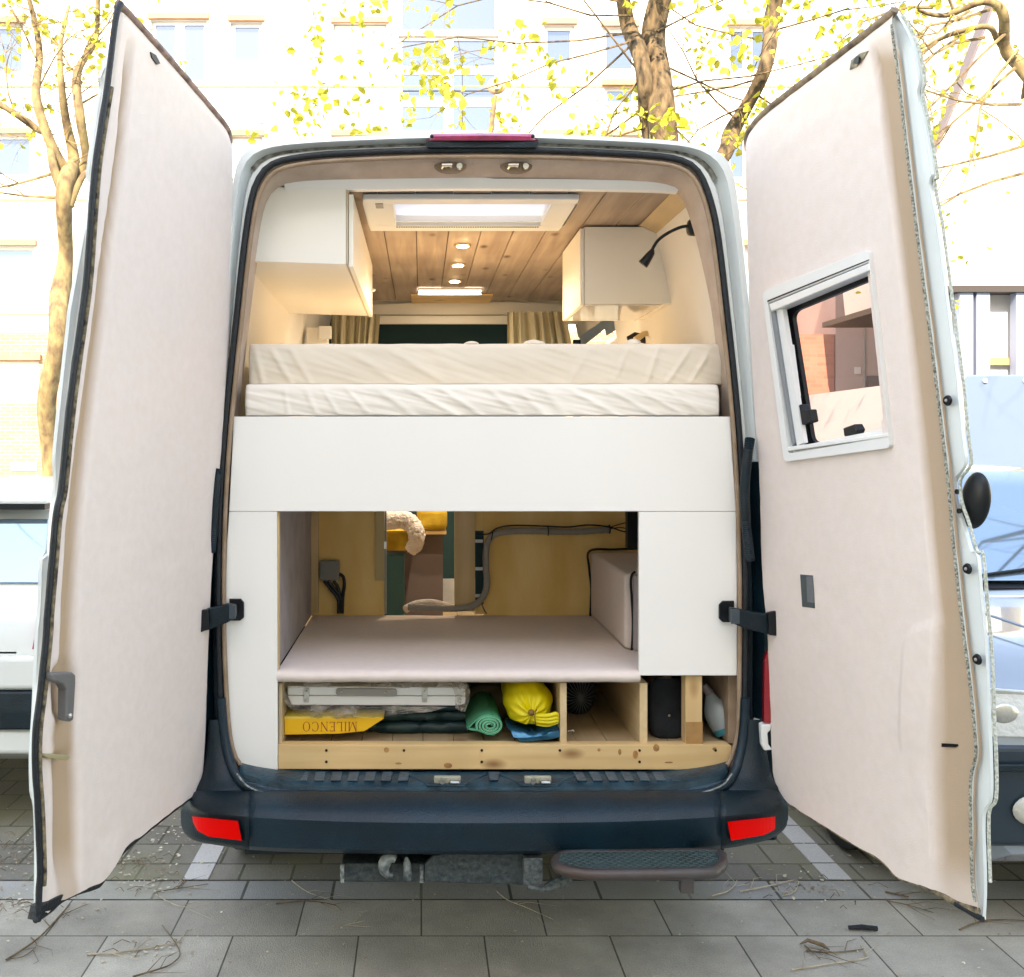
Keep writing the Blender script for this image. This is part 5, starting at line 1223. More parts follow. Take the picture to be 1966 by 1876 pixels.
wi.tube(smooth_path([P(1168, 1014, yc), P(1185, 1008, yc), P(1212, 1001, yc)], 5), .002, 6); wi.tube(smooth_path([P(1168, 1016, yc), P(1190, 1013, yc), P(1212, 1017, yc)], 5), .002, 6); wi.tube(smooth_path([P(925, 1160, yc), P(930, 1172, yc - .01), P(934, 1178, yc - .02)], 4), .0025, 6)
wi.build('black_wire', M['black'], cd, smooth=True)
ti = MB()
for (u, v) in ((1052, 1020), (1170, 1016), (944, 1030)):
    c = P(u, v, yc)
    ti.tube([c + Vector(((0.004 if u < 950 else 0) * math.cos(a), math.sin(a) * .0165, math.cos(a) * .0165)) for a in [2 * math.pi * i / 14 for i in range(14)]], .0025, 6, closed=True)
ti.build('cable_tie', M['black'], cd, smooth=True)

# ---------------- living area seen through the doorway
be = thing('bench_seat', 'taupe bench seat with mustard cushions seen through the opening under the bed', 'bench', P(815, 1170, 1.9))
YL = 1.75
MB().pbox(742, 850.5, 1026, 1200, YL + .3, YL + .6).build('bench_box', M['taupe'], be)
MB().pbox(738, 776, 1066, 1200, YL + .15, YL + .28).build('teal_door', M['teal'], be, bevel=.003)
bz = MB().pbox(800, 857, 1019, 1026, YL + .22, YL + .6).build('wooden_edge', M['pine'], be)
MB().pbox(800, 859, 975, 1019, YL + .2, YL + .6).build('cushion', M['mustard'], be, bevel=.03, seg=4, smooth=True)
MB().pbox(736, 796, 1020, 1058, YL, YL + .28).build('cushion', M['mustard'], be, bevel=.025, seg=4, smooth=True)
flm = MB(); pts = [P(728, 1000, YL - .02), P(765, 997, YL - .02), P(787, 1004, YL - .02), P(799, 1022, YL - .03), P(799, 1042, YL - .02), P(790, 1054, YL + .01)]
sm_ = smooth_path(pts, 14)
flm.tube(sm_, [.048 - .016 * i / len(sm_) for i, p in enumerate(sm_)], 60)
flm.v = [tuple(Vector(q) + Vector((noise.noise(Vector(q) * 90), noise.noise(Vector(q) * 90 + Vector((9, 9, 9))), noise.noise(Vector(q) * 90 + Vector((3, 7, 1))))) * .007) for q in flm.v]
flm.build('fleece', M['fleece'], smooth=True, angle=80)
tag(bpy.data.objects['fleece'], 'fluffy off-white sheepskin draped over the mustard cushion', 'sheepskin')
MB().pbox(850, 960, 1112, 1260, YL + .9, YL + .92).build('pale_panel', material('pale_blue_grey', (.42, .45, .48), .5, var=.2, vs=12), be)
rg_ = MB(); rg_.tube(smooth_path([P(778, 1170, 1.12), P(800, 1160, 1.15), P(830, 1158, 1.15), P(855, 1164, 1.15), P(870, 1168, 1.15)], 6), [.016] * 25, 10)
tag(rg_.build('floor_rag', M['fleece'], smooth=True), 'crumpled pale cloth on the floor behind the grey conduit', 'cloth')

# ---------------- lower storage
ls = thing('lower_storage', 'pine framed storage row under the carpeted shelf, open to the rear', 'storage unit', (.2, .05, .75))
ti_ = P(0, 1430, .045).z
sb = MB(); sb.prism([P(u, v, .028) for u, v in [(534, 1430), (1400, 1430), (1405, 1433), (1406, 1445), (1400, 1460), (1388, 1471), (1376, 1478), (534, 1477)]], (0, .04, 0)); sbo = sb.build('front_timber', M['pine'], ls, bevel=.002)
sc_m = M['screw']
for (u, v) in ((626.5, 1441), (626.5, 1463), (775.5, 1441), (925, 1441), (925, 1463), (1075, 1441), (1228, 1441), (1228, 1463), (1374, 1441)):
    p = P(u, v, .0265); MB().cyl(p, p + Vector((0, .004, 0)), .0042, 10).build('screw', sc_m, sbo)
kn = MB()
for (u, v, a, b) in ((742, 1440, 5, 5), (765, 1466, 6, 2), (1190, 1444, 3, 6), (1220, 1449, 5, 8), (1260, 1436, 6, 7), (860, 1470, 8, 5), (1284, 1464, 8, 1.5), (1150, 1440, 3, 3), (1372, 1438, 4, 3)):
    c = P(u, v, .0272); ring_ = [c + Vector((a * .0016 * math.cos(t), 0, b * .0016 * math.sin(t))) for t in [2 * math.pi * i / 14 for i in range(14)]]; kn.prism(ring_, (0, .003, 0))
kn.build('knots', material('pine_knot', (.36, .17, .06), .6, var=.4, vs=60), ls)
zsh = zf - .042
def divider(nm, u0, u1, y0, y1, m): a = P(u0, 0, y0); b = P(u1, 0, y0); return MB().box(a.x, b.x, y0, y1, ti_ - .01, zsh).build(nm, m, ls, bevel=.001)
divider('divider', 1075, 1088, .05, 1.0, M['pine_y']); divider('divider', 1228, 1243, .05, 1.0, M['pine_y'])
p1 = P(1316, 0, .04); p2 = P(1348, 0, .04); MB().box(p1.x, p2.x, .04, .09, ti_ - .003, P(0, 1298, .04).z).build('upright_post', M['pine_v'], ls, bevel=.001)
MB().box(p1.x + .001, p2.x + .0005, .037, .0395, ti_ - .002, P(0, 1386, .04).z).build('brown_tape', material('brown_tape', (.40, .21, .075), .35, var=.1, vs=30), ls)
MB().box(p1.x - .03, p1.x - .004, .2, .9, ti_ - .01, zsh).build('rail', M['pine_y'], ls)
MB().box(P(536, 0, .05).x, P(542, 0, .05).x, .045, .9, ti_ - .01, zsh).build('divider', M['pine_y'], ls)
MB().box(-.66, 1.02, 1.0, 1.02, ti_ - .02, zf - .04).build('back_panel', M['black_cloth'], ls)
MB().box(P(1385, 0, .2).x, P(1400, 0, .2).x, .2, .9, ti_, zsh).build('side_lining', M['felt_grey'], ls)
MB().box(P(1398, 0, .06).x, P(1398, 0, .06).x + .03, .06, .9, ti_, zsh + .05).build('felt_side', M['felt_tan'], ls)
# contents
yb = .10
fc = thing('folding_table', 'flat aluminium folding table case with a grey handle, wrapped in clear plastic', 'folding table', P(720, 1355, yb))
MB().pprism([(552, 1317), (892, 1320), (894, 1336), (552, 1335)], yb, yb + .5).build('upper_half', M['alloy'], fc, bevel=.003)
MB().pprism([(552, 1336), (894, 1337), (893, 1351), (880, 1355), (560, 1354)], yb, yb + .5).build('lower_half', M['alloy'], fc, bevel=.003)
hnd = MB().prism([P(u, v, yb - .008) for u, v in rq([(645, 1322), (762, 1323), (762, 1337), (645, 1336)], 6, 5)], (0, .007, 0)).build('handle', M['grey_pl'], fc, bevel=.002)
for (u, v) in ((655, 1328), (740, 1329)): MB().sph(P(u, v, yb - .010), .0042, 10, 6).build('rivet', M['chrome'], hnd, smooth=True)
for u in (588, 815):
    cl_ = MB().pprism([(u - 5, 1321), (u + 6, 1321), (u + 5, 1349), (u - 5, 1349)], yb - .005, yb - .001).build('clasp', M['chrome'], fc, bevel=.002)
    for v in (1327, 1344): MB().sph(P(u, v, yb - .007), .004, 10, 6).build('rivet', M['chrome'], cl_, smooth=True)
# clear plastic bag
pm = bpy.data.materials.new('clear_film'); pm.use_nodes = True; n = pm.node_tree.nodes; l = pm.node_tree.links; b = n['Principled BSDF']; b.inputs['Base Color'].default_value = (.42, .38, .33, 1); b.inputs['Roughness'].default_value = .3
tr_ = n.new('ShaderNodeBsdfTransparent'); mx = n.new('ShaderNodeMixShader'); no_ = n.new('ShaderNodeTexNoise'); no_.inputs['Scale'].default_value = 9; no_.inputs['Detail'].default_value = 7; no_.inputs['Distortion'].default_value = 1.5
tc = n.new('ShaderNodeTexCoord'); l.new(tc.outputs['Object'], no_.inputs[0]); mr = n.new('ShaderNodeMapRange'); mr.inputs['From Min'].default_value = .35; mr.inputs['From Max'].default_value = .65; mr.inputs['To Min'].default_value = .12; mr.inputs['To Max'].default_value = .7
l.new(no_.outputs[0], mr.inputs[0]); l.new(mr.outputs[0], mx.inputs[0]); l.new(tr_.outputs[0], mx.inputs[1]); l.new(b.outputs[0], mx.inputs[2]); l.new(mx.outputs[0], n['Material Output'].inputs[0])
def film(name, upper, lower, y, amp, lab=None):
    mb = MB(); a = resample([P(u, v, y) for u, v in upper], 70); c = resample([P(u, v, y) for u, v in lower], 70); rows = []
    for k in range(13):
        t = k / 12; rows.append([p.lerp(q, t) + Vector((0, -amp * math.sin(math.pi * t) + .012 * noise.noise(Vector((i * .22, t * 4, 3))), .006 * noise.noise(Vector((i * .15, t * 3, 8))))) for i, (p, q) in enumerate(zip(a, c))])
    mb.loft(rows, closed=False); return mb
f1 = film('f', [(543, 1302), (600, 1306), (700, 1308), (760, 1304), (830, 1301), (880, 1302), (893, 1310)], [(546, 1320), (600, 1319), (680, 1319), (760, 1320), (830, 1320), (880, 1320), (897, 1318)], yb - .01, .012)
f2 = film('f', [(545, 1318), (552, 1335), (560, 1352), (640, 1355), (760, 1356), (860, 1357)], [(548, 1350), (575, 1370), (600, 1378), (670, 1380), (730, 1376), (790, 1368)], yb - .012, .02)
f3 = film('f', [(884, 1302), (896, 1306), (902, 1326), (901, 1345), (893, 1366)], [(868, 1318), (872, 1330), (874, 1340), (874, 1350), (874, 1358)], yb - .02, .02)
f1.add(f2.v, f2.f); f1.add(f3.v, f3.f); f1.add(film('f', [(542, 1304), (543, 1320), (545, 1340), (550, 1358)], [(575, 1316), (577, 1326), (577, 1340), (575, 1352)], yb - .012, .01).v, f3.f[:0])
tag(f1.build('plastic_bag', pm, smooth=True, angle=80, recalc=False), 'crumpled clear plastic bag around the aluminium folding table', 'plastic bag')
# yellow box with writing, lying upside down
yb2 = .085
yx = thing('yellow_box', 'yellow cardboard box lying upside down with red MILENCO lettering', 'box', P(620, 1411, yb2))
MB().pprism([(546, 1380), (735, 1378), (737, 1380), (700, 1404), (650, 1409), (546, 1411)], yb2, yb2 + .09).build('carton', material('yellow_card', (.78, .43, .015), .5, var=.03, vs=10), yx, bevel=.0015)
MB().pprism([(546, 1376), (660, 1375), (728, 1377), (735, 1378), (546, 1380)], yb2 + .001, yb2 + .09).build('carton_edge', material('yellow_edge', (.70, .52, .10), .5), yx)
# serif letters, each drawn as thin prisms (x to the right, z up, unit height), then turned upside down
def bar(a, b, w0): 
    a, b = Vector((a[0], a[1])), Vector((b[0], b[1])); n_ = (b - a).normalized(); n_ = Vector((-n_.y, n_.x)) * w0 / 2
    return [a + n_, a - n_, b - n_, b + n_]
def serif(x, z, w_): return [Vector((x - w_ / 2, z)), Vector((x + w_ / 2, z)), Vector((x + w_ / 2, z + .045)), Vector((x - w_ / 2, z + .045))]
def arc(cx, cz, rx, rz, a0, a1, tmax, tmin, n_=22):
    out = []
    for i in range(n_):
        p = []
        for t in (i / n_, (i + 1) / n_):
            a = a0 + (a1 - a0) * t; th_ = tmin + (tmax - tmin) * abs(math.cos(a)) ** 1.5
            p.append((Vector((cx + rx * math.cos(a), cz + rz * math.sin(a))), Vector((cx + (rx - th_) * math.cos(a), cz + (rz - tmin) * math.sin(a)))))
        out.append([p[0][0], p[0][1], p[1][1], p[1][0]])
    return out
TH, TN = .12, .05
def stem(x): return [bar((x, 0), (x, 1), TH), serif(x, 0, .30), serif(x, .955, .30)]
GL = {'M': (1.10, [bar((.14, 0), (.14, 1), TN), bar((.14, 1), (.55, .02), TH), bar((.55, .02), (.93, 1), TN), bar((.95, 0), (.95, 1), TH), serif(.14, 0, .26), serif(.12, .955, .22), serif(.95, 0, .30), serif(.98, .955, .24)]),
      'I': (.38, stem(.19)), 'L': (.76, stem(.18) + [bar((.18, .03), (.70, .03), .06), bar((.69, .0), (.70, .24), .05)]),
      'E': (.78, stem(.18) + [bar((.18, .03), (.68, .03), .06), bar((.68, 0), (.69, .22), .05), bar((.18, .97), (.66, .97), .06), bar((.66, .80), (.66, 1), .05), bar((.18, .52), (.52, .52), .05), bar((.52, .42), (.52, .62), .04)]),
      'N': (.98, [bar((.16, 0), (.16, 1), TN), bar((.14, .98), (.82, .02), TH), bar((.82, 0), (.82, 1), TN), serif(.16, 0, .26), serif(.12, .955, .22), serif(.82, .955, .26)]),
      'C': (.92, arc(.48, .5, .42, .52, R(42), R(318), .13, .045) + [bar((.79, .72), (.79, .98), .045), bar((.80, .04), (.80, .24), .04)]),
      'O': (1.0, arc(.48, .5, .43, .52, 0, 2 * math.pi, .13, .045, 30))}
tot = sum(GL[c][0] + .10 for c in 'MILENCO') - .10; pR = P(686, 1386, yb2); pL = P(580, 1404, yb2)
lm = MB(); cur = 0.; kx = 0
for ch in 'MILENCO':
    for poly in GL[ch][1]:
        kx += 1; yy_ = yb2 - .0008 - .00002 * (kx % 9)
        lm.prism([Vector((pR.x + (pL.x - pR.x) * (cur + q.x) / tot, yy_, pR.z + (pL.z - pR.z) * q.y)) for q in poly], (0, .0006, 0))
    cur += GL[ch][0] + .10
lm.build('lettering', material('red_ink', (.30, .05, .01), .6), yx)
# dark folded tarpaulin under the case
tpn = MB(); 
for k, (v0, v1, u0, u1) in enumerate(((1352, 1366, 690, 880), (1364, 1385, 700, 893), (1384, 1409, 706, 897))):
    L = []
    for i in range(30):
        t = i / 29; u = u0 + (u1 - u0) * t; e = math.sin(math.pi * min(1, t * 6 + .05)) if t < .08 else 1
        ring_ = []
        for a in range(10):
            th = 2 * math.pi * a / 10; ring_.append(P(u, (v0 + v1) / 2 - math.sin(th) * (v1 - v0) / 2 * (.55 + .45 * min(1, t * 5)) + 1.5 * noise.noise(Vector((i * .4, a, k))), .20 - .03 * math.cos(th) + .01 * noise.noise(Vector((i * .3, a * .5, k)))))
        L.append(ring_)
    tpn.loft(L, True, (True, True))
tag(tpn.build('tarpaulin', material('navy_tarp', (.008, .024, .05), .5, c2=(.005, .018, .035), c3=(.012, .05, .045), vs=5), smooth=True, angle=70), 'dark blue-green folded tarpaulin squashed under the aluminium case', 'tarpaulin')
# rolled mat
rmx = thing('rolled_mat', 'rolled-up bright green mat standing out of the storage row', 'mat', P(938, 1414, .10))
ml = MB(); sp_ = []
th = 0
while th < 2 * math.pi * 3.6:
    r_ = .006 + .0088 * th / (2 * math.pi) ; sp_.append((r_ * math.cos(th) * 1.12, r_ * math.sin(th) * .86, th)); th += .22
c = P(940, 1393, .085)
A_ = [Vector((c.x + x, c.y, c.z + z)) for x, z, _ in sp_]; tail = [Vector((c.x - .048, c.y, c.z - .022)), Vector((c.x - .06, c.y, c.z - .016))]
th_ = .0028
def offs_(pts, d):
    out = []
    for i, p in enumerate(pts):
        t = pts[min(i + 1, len(pts) - 1)] - pts[max(i - 1, 0)]; n_ = Vector((-t.z, 0, t.x)).normalized(); out.append(p + n_ * d)
    return out
o1, o2 = offs_(A_, th_), offs_(A_, -th_)
ml.loft([[p + Vector((0, .5, 0)) for p in o1], o1, o2, [p + Vector((0, .5, 0)) for p in o2]], closed=False)
ml.build('mat', material('mint_mat', (.03, .36, .20), .6, var=.12, vs=40, bump=.2, bs=200), rmx, smooth=True, angle=50)
ml = MB(); ml.tube([p + Vector((0, -.0005, 0)) for p in o1[6:]], .0009, 4); ml.build('pale_edge', material('mint_pale', (.30, .62, .44), .6), rmx)
pts = [P(897, 1399, .088), P(912, 1383, .088), P(925, 1374, .088), P(942, 1370, .088)]
ml = MB(); ml.loft([[p + Vector((0, .5, 0)) for p in pts], pts, [p + Vector((.0, 0, -.005)) for p in pts], [p + Vector((0, .5, -.005)) for p in pts]], closed=False); pts2 = [P(897, 1399, .088), P(903, 1402, .088), P(918, 1404, .088), P(936, 1411, .088), P(950, 1412, .088)]
ml.loft([[p + Vector((0, .5, 0)) for p in pts2], pts2, [p + Vector((.0, 0, .006)) for p in pts2], [p + Vector((0, .5, .006)) for p in pts2]], closed=False)
ml.build('outer_flap', material('mint_flap', (.05, .34, .20), .6, var=.15, vs=30), rmx, smooth=True)
# yellow drawstring bag
ybg = thing('drawstring_bag', 'bright yellow drawstring bag tied at its gathered neck', 'bag', P(1015, 1400, .2))
bgm = MB(); c0 = P(1020, 1372, .06); NA = 72; L = []
kn_y = c0.y
for k in range(26):
    t = k / 25    # 0 at the knot, 1 at the back
    if t < .5: rr_ = .012 + .062 * math.sin(t / .5 * math.pi / 2) ** .8; y = kn_y + .085 * (t / .5) ** 1.6
    else: rr_ = .074 - .018 * ((t - .5) / .5) ** 2; y = kn_y + .085 + .30 * (t - .5) / .5
    ctr = c0 + Vector((-.004, 0, 0)) * t + Vector((0, 0, .018 + .0)) * min(1, t * 2.2); row = []
    for a in range(NA):
        th = 2 * math.pi * a / NA
        pl = .010 * math.sin(th * 11 + 1.5 * math.sin(th * 3)) * math.sin(math.pi * min(1, t * 1.9 + .06)) ** 1 * (1 if t < .5 else max(0, 1 - (t - .5) * 3))
        nn = .006 * noise.noise(Vector((math.cos(th) * 2, math.sin(th) * 2, t * 5)))
        r2_ = rr_ + pl * .55 + nn; zz = math.sin(th) * r2_ * .95; zz = max(zz, -.036 - .008 * t) if zz < 0 else zz
        row.append(Vector((ctr.x + math.cos(th) * r2_ * 1.0, y + pl, ctr.z + zz)))
    L.append(row)
bgm.loft(L, True, (True, True)); ym = material('yellow_ripstop', (.72, .60, .015), .5, c2=(.64, .52, .01), c3=(.78, .66, .03), vs=9, bump=.15, bs=60)
bgm.build('bag', ym, ybg, smooth=True, angle=75)
nk_ = MB(); 
for k, (du, dv) in enumerate(((0, 0), (0, 7), (0, 13))):
    nk_.tube(smooth_path([P(1022, 1372 + dv * .6, .05), P(1035, 1374 + dv * .8, .035), P(1055, 1373 + dv, .03), P(1068, 1370 + dv, .035), P(1069, 1376 + dv * .8, .04), P(1050, 1379 + dv, .04), P(1030, 1380 + dv * .7, .045)], 5), .0042, 8, flat=1.6)
nk_.build('gathered_neck', ym, ybg, smooth=True)
nk_ = MB(); nk_.tube(smooth_path([P(1030, 1362, .04), P(1027, 1375, .02), P(1028, 1390, .03)], 4), .0018, 6); nk_.sph(P(1020, 1368, .04), .010, 12, 8); nk_.build('drawstring', material('string_brown', (.20, .10, .02), .7), ybg, smooth=True)
# blue foil bag
fb_ = MB(); q = smooth_path([P(974, 1397, .075), P(1000, 1404, .06), P(1025, 1409, .05), P(1050, 1400, .055), P(1073, 1398, .07)], 6); q2 = smooth_path([P(997, 1423, .045), P(1020, 1424, .044), P(1045, 1420, .044), P(1060, 1419, .045), P(1074, 1415, .05)], 6)
rows = []
for k in range(9):
    t = k / 8; rows.append([a.lerp(b, t) + Vector((0, -.010 * math.sin(math.pi * t), .006 * math.sin(t * 9 + i * .22) * math.sin(math.pi * t))) for i, (a, b) in enumerate(zip(q, q2))])
rows = [[p + Vector((0, .12, 0)) for p in rows[0]]] + rows + [[p + Vector((0, .12, 0)) for p in rows[-1]]]
fb_.loft(rows, closed=False)
tag(fb_.build('foil_pouch', material('blue_foil', (.008, .11, .20), .22, metal=.5, bump=.25, bs=25), smooth=True, angle=40), 'shiny blue plastic pouch lying below the yellow drawstring bag', 'pouch')
# brown sack between case and bag
sk_ = MB(); sk_.sph(P(935, 1352, .42), .1, 20, 14, sq=(.95, .7, .7)); sk_.v = [(x, y, z + .008 * noise.noise(Vector((x * 20, y * 20, z * 20)))) for x, y, z in sk_.v]
tag(sk_.build('sack', material('brown_sack', (.16, .12, .07), .9, var=.2, vs=14), smooth=True), 'brown sack in the shadow behind the rolled green mat', 'sack')
# net bag in middle compartment
nb = MB(); c = P(1108, 1330, .45); nb.sph(c, .075, 20, 14, sq=(.8, 1, 1)); nb.v = [(x, y, z + .006 * noise.noise(Vector((x * 25, y * 25, z * 25)))) for x, y, z in nb.v]
nbt = thing('net_bag', 'black net bag at the back of the middle compartment', 'bag', c); nb.build('bag', M['black_cloth'], nbt, smooth=True)
nn_ = MB()
for k in range(12):
    a = R(15 * k)
    nn_.tube([c + Vector((math.cos(t) * .0615 * math.cos(a) , -abs(math.sin(t)) * .077, math.cos(t) * .077 * math.sin(a) )) for t in [math.pi * i / 12 for i in range(13)]], .0012, 4, cap=False)
nn_.build('netting', material('net_grey', (.10, .12, .12), .8), nbt)
sp = MB(); sp.tube([P(1090, 1404, .2), P(1100, 1402, .2), P(1102, 1404, .2)], .002, 5); sp.tube(smooth_path([P(1148, 1342, .7), P(1150, 1352, .7), P(1160, 1354, .7), P(1163, 1345, .7)], 4), .006, 6)
tag(sp.build('white_strap', M['white_plastic']), 'short white strap end on the floor of the middle compartment', 'strap')
# black bag right
bb_ = MB(); L = []
for k in range(16):
    t = k / 15; v = 1302 + 116 * t; hw = 34 + 4 * math.sin(t * 2.6); u = 1279 + 5 * t; e = 1 - max(0, (abs(2 * t - 1) - .75) / .25) ** 2 * .35
    L.append([P(u + hw * e * math.copysign(abs(math.cos(a)) ** .45, math.cos(a)), v, .20 - .07 * math.copysign(abs(math.sin(a)) ** .5, math.sin(a)) + .006 * noise.noise(Vector((a, t * 4, 0)))) for a in [2 * math.pi * i / 24 for i in range(24)]])
bb_.loft(L, True, (True, True))
bgt = thing('black_bag', 'tall soft black bag filling the compartment left of the pine post', 'bag', P(1280, 1418, .2)); bb_.build('bag', M['black_cloth'], bgt, smooth=True, angle=70)
MB().sph(P(1285, 1374, .125), .004, 8, 6).build('stud', M['chrome'], bgt, smooth=True)
lp3 = MB(); lp3.tube(smooth_path([P(1312, 1383, .12), P(1317, 1390, .09), P(1316, 1398, .09), P(1311, 1403, .11)], 5), .002, 6); lp3.build('cord_loop', M['black'], bgt, smooth=True)
# grey bottle with teal base, leaning
bt = thing('water_bag', 'translucent grey bottle with a teal base leaning in the rightmost compartment', 'bottle', P(1390, 1420, .12))
pa, pb_, = P(1362, 1330, .16), P(1394, 1410, .12)
rads = [.010, .022, .034, .041, .043, .042, .038, .031]; pts = [pa.lerp(pb_, i / 7) for i in range(8)]
pts = smooth_path(pts, 3); rd_ = [q.x for q in smooth_path([(r_, 0, 0) for r_ in rads], 3)]
k_ = int(len(pts) * .86)
MB().tube(pts[:k_ + 1], rd_[:k_ + 1], 24, flat=.8).build('body', material('grey_bottle', (.30, .36, .38), .4, var=.08, vs=9), bt, smooth=True, angle=70)
MB().tube(pts[k_:], [r_ * 1.01 for r_ in rd_[k_:]], 24, flat=.8).build('base', material('teal_base', (.01, .22, .28), .4), bt, smooth=True, angle=60)
cpx = MB(); cpx.tube([P(1351, 1316, .17), P(1364, 1333, .16)], [.012, .014], 14); cpx.build('cap', material('mauve_cap', (.22, .18, .20), .5), bt, smooth=True)

# ================================================================ CARS
def carbody(mb, cx, W, y0, L, prof, flip=1):
    """prof: list of (t along length 0..1, z_bot, z_belt, z_top, w_belt, w_top) ; flip=1: t=0 nearest the camera"""
    loops = []
    for (t, zb, zm, zt, wb, wt) in prof:
        y = y0 + L * t; h = W / 2
        loops.append([Vector((cx + x * h, y, z)) for x, z in [(-wb * .86, zb), (-wb * .97, zb + .08), (-wb, (zb + zm) / 2), (-wb * .985, zm - .04), (-wb * .95, zm), (-wt * 1.0, zm + (zt - zm) * .6), (-wt * .92, zt - .03 * (zt > zm + .05)), (-wt * .6, zt), (0, zt + .008),
                      (wt * .6, zt), (wt * .92, zt - .03 * (zt > zm + .05)), (wt * 1.0, zm + (zt - zm) * .6), (wb * .95, zm), (wb * .985, zm - .04), (wb, (zb + zm) / 2), (wb * .97, zb + .08), (wb * .86, zb)]])
    mb.loft(loops, True, (True, True)); return mb
def wheels(par, cx, W, ys):
    for y in ys:
        for s_ in (-1, 1):
            x = cx + s_ * (W / 2 - .09); w_ = MB().tube([(x - .1, y, .31), (x - .085, y, .31), (x + .085, y, .31), (x + .1, y, .31)], [.27, .31, .31, .27], 28).build('wheel', M['rubber'], par, smooth=True, angle=50)
            MB().cyl((x - .104, y, .31), (x + .104, y, .31), .19, 20).build('rim', M['chrome'], w_)
glass_car = material('car_glass', (.30, .42, .52), .03, spec=1.0, metal=.7)
# white hatchback, rear towards us
cx, W, y0 = -2.41, 1.80, 1.25
wc = thing('parked_car', 'white hatchback parked on the left, its rear partly hidden by the open van door', 'car', (cx, y0, 0), 'cars parked beside the van')
wp = material('car_paint_white', (.66, .68, .66), .25, coat=.6, var=.02, vs=2)
carbody(MB(), cx, W, y0, 4.2, []) if False else None
mb = MB(); carbody(mb, cx, W, y0, 4.2, [(.0, .36, .80, .83, .93, .85), (.012, .34, .92, .95, .96, .88), (.03, .30, 1.02, 1.06, .975, .95), (.055, .28, 1.03, 1.22, .99, .94), (.085, .28, 1.02, 1.38, 1, .92), (.11, .28, 1.0, 1.43, 1, .88), (.3, .26, .98, 1.47, 1, .84), (.5, .26, .97, 1.46, 1, .75), (.62, .26, .96, 1.36, 1, .74), (.74, .26, .94, .99, .99, .8), (.9, .26, .82, .86, .97, .78), (1, .32, .66, .68, .88, .7)])
mb.build('body', wp, wc, smooth=True, angle=35, bevel=.0)
s_g = F / (y0 + D0)
def cp_(u, v, y): return P(u, v, y)
yw = y0 + .17
MB().prism([(cx - .77, y0 + .125, 1.06), (cx + .77, y0 + .125, 1.06), (cx + .73, y0 + .30, 1.325), (cx - .73, y0 + .30, 1.325)], (0, -.012, .006)).build('rear_window', glass_car, wc, bevel=.004)
MB().box(cx - .74, cx + .74, y0 + .235, y0 + .42, 1.400, 1.425).build('roof_spoiler', wp, wc, bevel=.008)
MB().box(cx - .73, cx + .73, y0 + .24, y0 + .33, 1.375, 1.398).build('painted_spoiler_shadow', M['black'], wc)  # black strip drawn in as the shadow under the spoiler
MB().prism([(cx - .84, y0 - .04, .47), (cx + .84, y0 - .04, .47), (cx + .85, y0 - .05, .55), (cx + .84, y0 - .03, .63), (cx - .84, y0 - .03, .63), (cx - .85, y0 - .05, .55)], (0, .10, 0)).build('bumper_strip', M['dark'], wc, bevel=.01)
MB().box(cx - .83, cx + .83, y0 - .03, y0 + .05, .635, .775).build('bumper', wp, wc, bevel=.02, seg=3)
MB().box(cx - .82, cx + .82, y0 - .02, y0 + .05, .36, .465).build('lower_bumper', wp, wc, bevel=.02, seg=3)
MB().box(cx - .70, cx + .70, y0 + .0, y0 + .012, .782, .79).build('boot_gap', M['black'], wc)
for s_ in (-1, 1):
    MB().prism([(cx + s_ * .765, y0 - .004, .80), (cx + s_ * .87, y0 + .02, .80), (cx + s_ * .865, y0 + .05, .95), (cx + s_ * .835, y0 + .01, .98), (cx + s_ * .785, y0 + .0, .90)], (0, .05, 0)).build('tail_light', M['redlens_b'], wc, bevel=.004)
MB().box(cx - .26, cx + .26, y0 - .035, y0 - .031, .65, .76).build('number_plate', M['white_plastic'], wc)
wheels(wc, cx, W, (y0 + .75, y0 + 3.35))
# silver-blue saloon, front towards us
cx, W, y0 = 2.65, 1.85, .34
bc = thing('parked_car', 'silver blue car facing us on the right, its windscreen reflecting branches', 'car', (cx, y0, 0), 'cars parked beside the van')
bp2 = material('car_paint_silver', (.27, .32, .37), .14, coat=1.0, metal=.45, var=.03, vs=2)
mb = MB(); carbody(mb, cx, W, y0, 4.4, [(.0, .30, .64, .66, .86, .7), (.010, .26, .80, .83, .94, .80), (.03, .25, .86, .90, .97, .84), (.10, .25, .93, .965, .985, .86), (.18, .25, 1.0, 1.03, .99, .86), (.215, .25, 1.02, 1.07, .99, .84), (.26, .25, 1.03, 1.24, 1, .80), (.31, .25, 1.03, 1.43, 1, .76), (.35, .25, 1.04, 1.53, 1, .73), (.5, .25, 1.05, 1.57, 1, .72), (.8, .25, 1.05, 1.55, 1, .72), (.93, .25, 1.05, 1.4, 1, .74), (1, .3, .9, .95, .95, .8)])
mb.build('body', bp2, bc, smooth=True, angle=30)
w1 = y0 + 4.4 * .215; w2 = y0 + 4.4 * .345
MB().prism([(cx - .74, w1 - .02, 1.085), (cx + .74, w1 - .02, 1.085), (cx + .62, w2 - .02, 1.535), (cx - .62, w2 - .02, 1.535)], (0, -.014, .006)).build('windscreen', glass_car, bc, bevel=.004)
for s_ in (-1, 1):
    MB().tube([(cx + s_ * .775, w1, 1.08), (cx + s_ * .645, w2 - .01, 1.54)], .022, 8).build('windscreen_pillar', M['dark'], bc)
MB().prism([(cx - .80, w1 - .07, 1.045), (cx + .80, w1 - .07, 1.045), (cx + .80, w1 - .02, 1.06), (cx - .80, w1 - .02, 1.06)], (0, 0, .02)).build('scuttle', M['black'], bc)
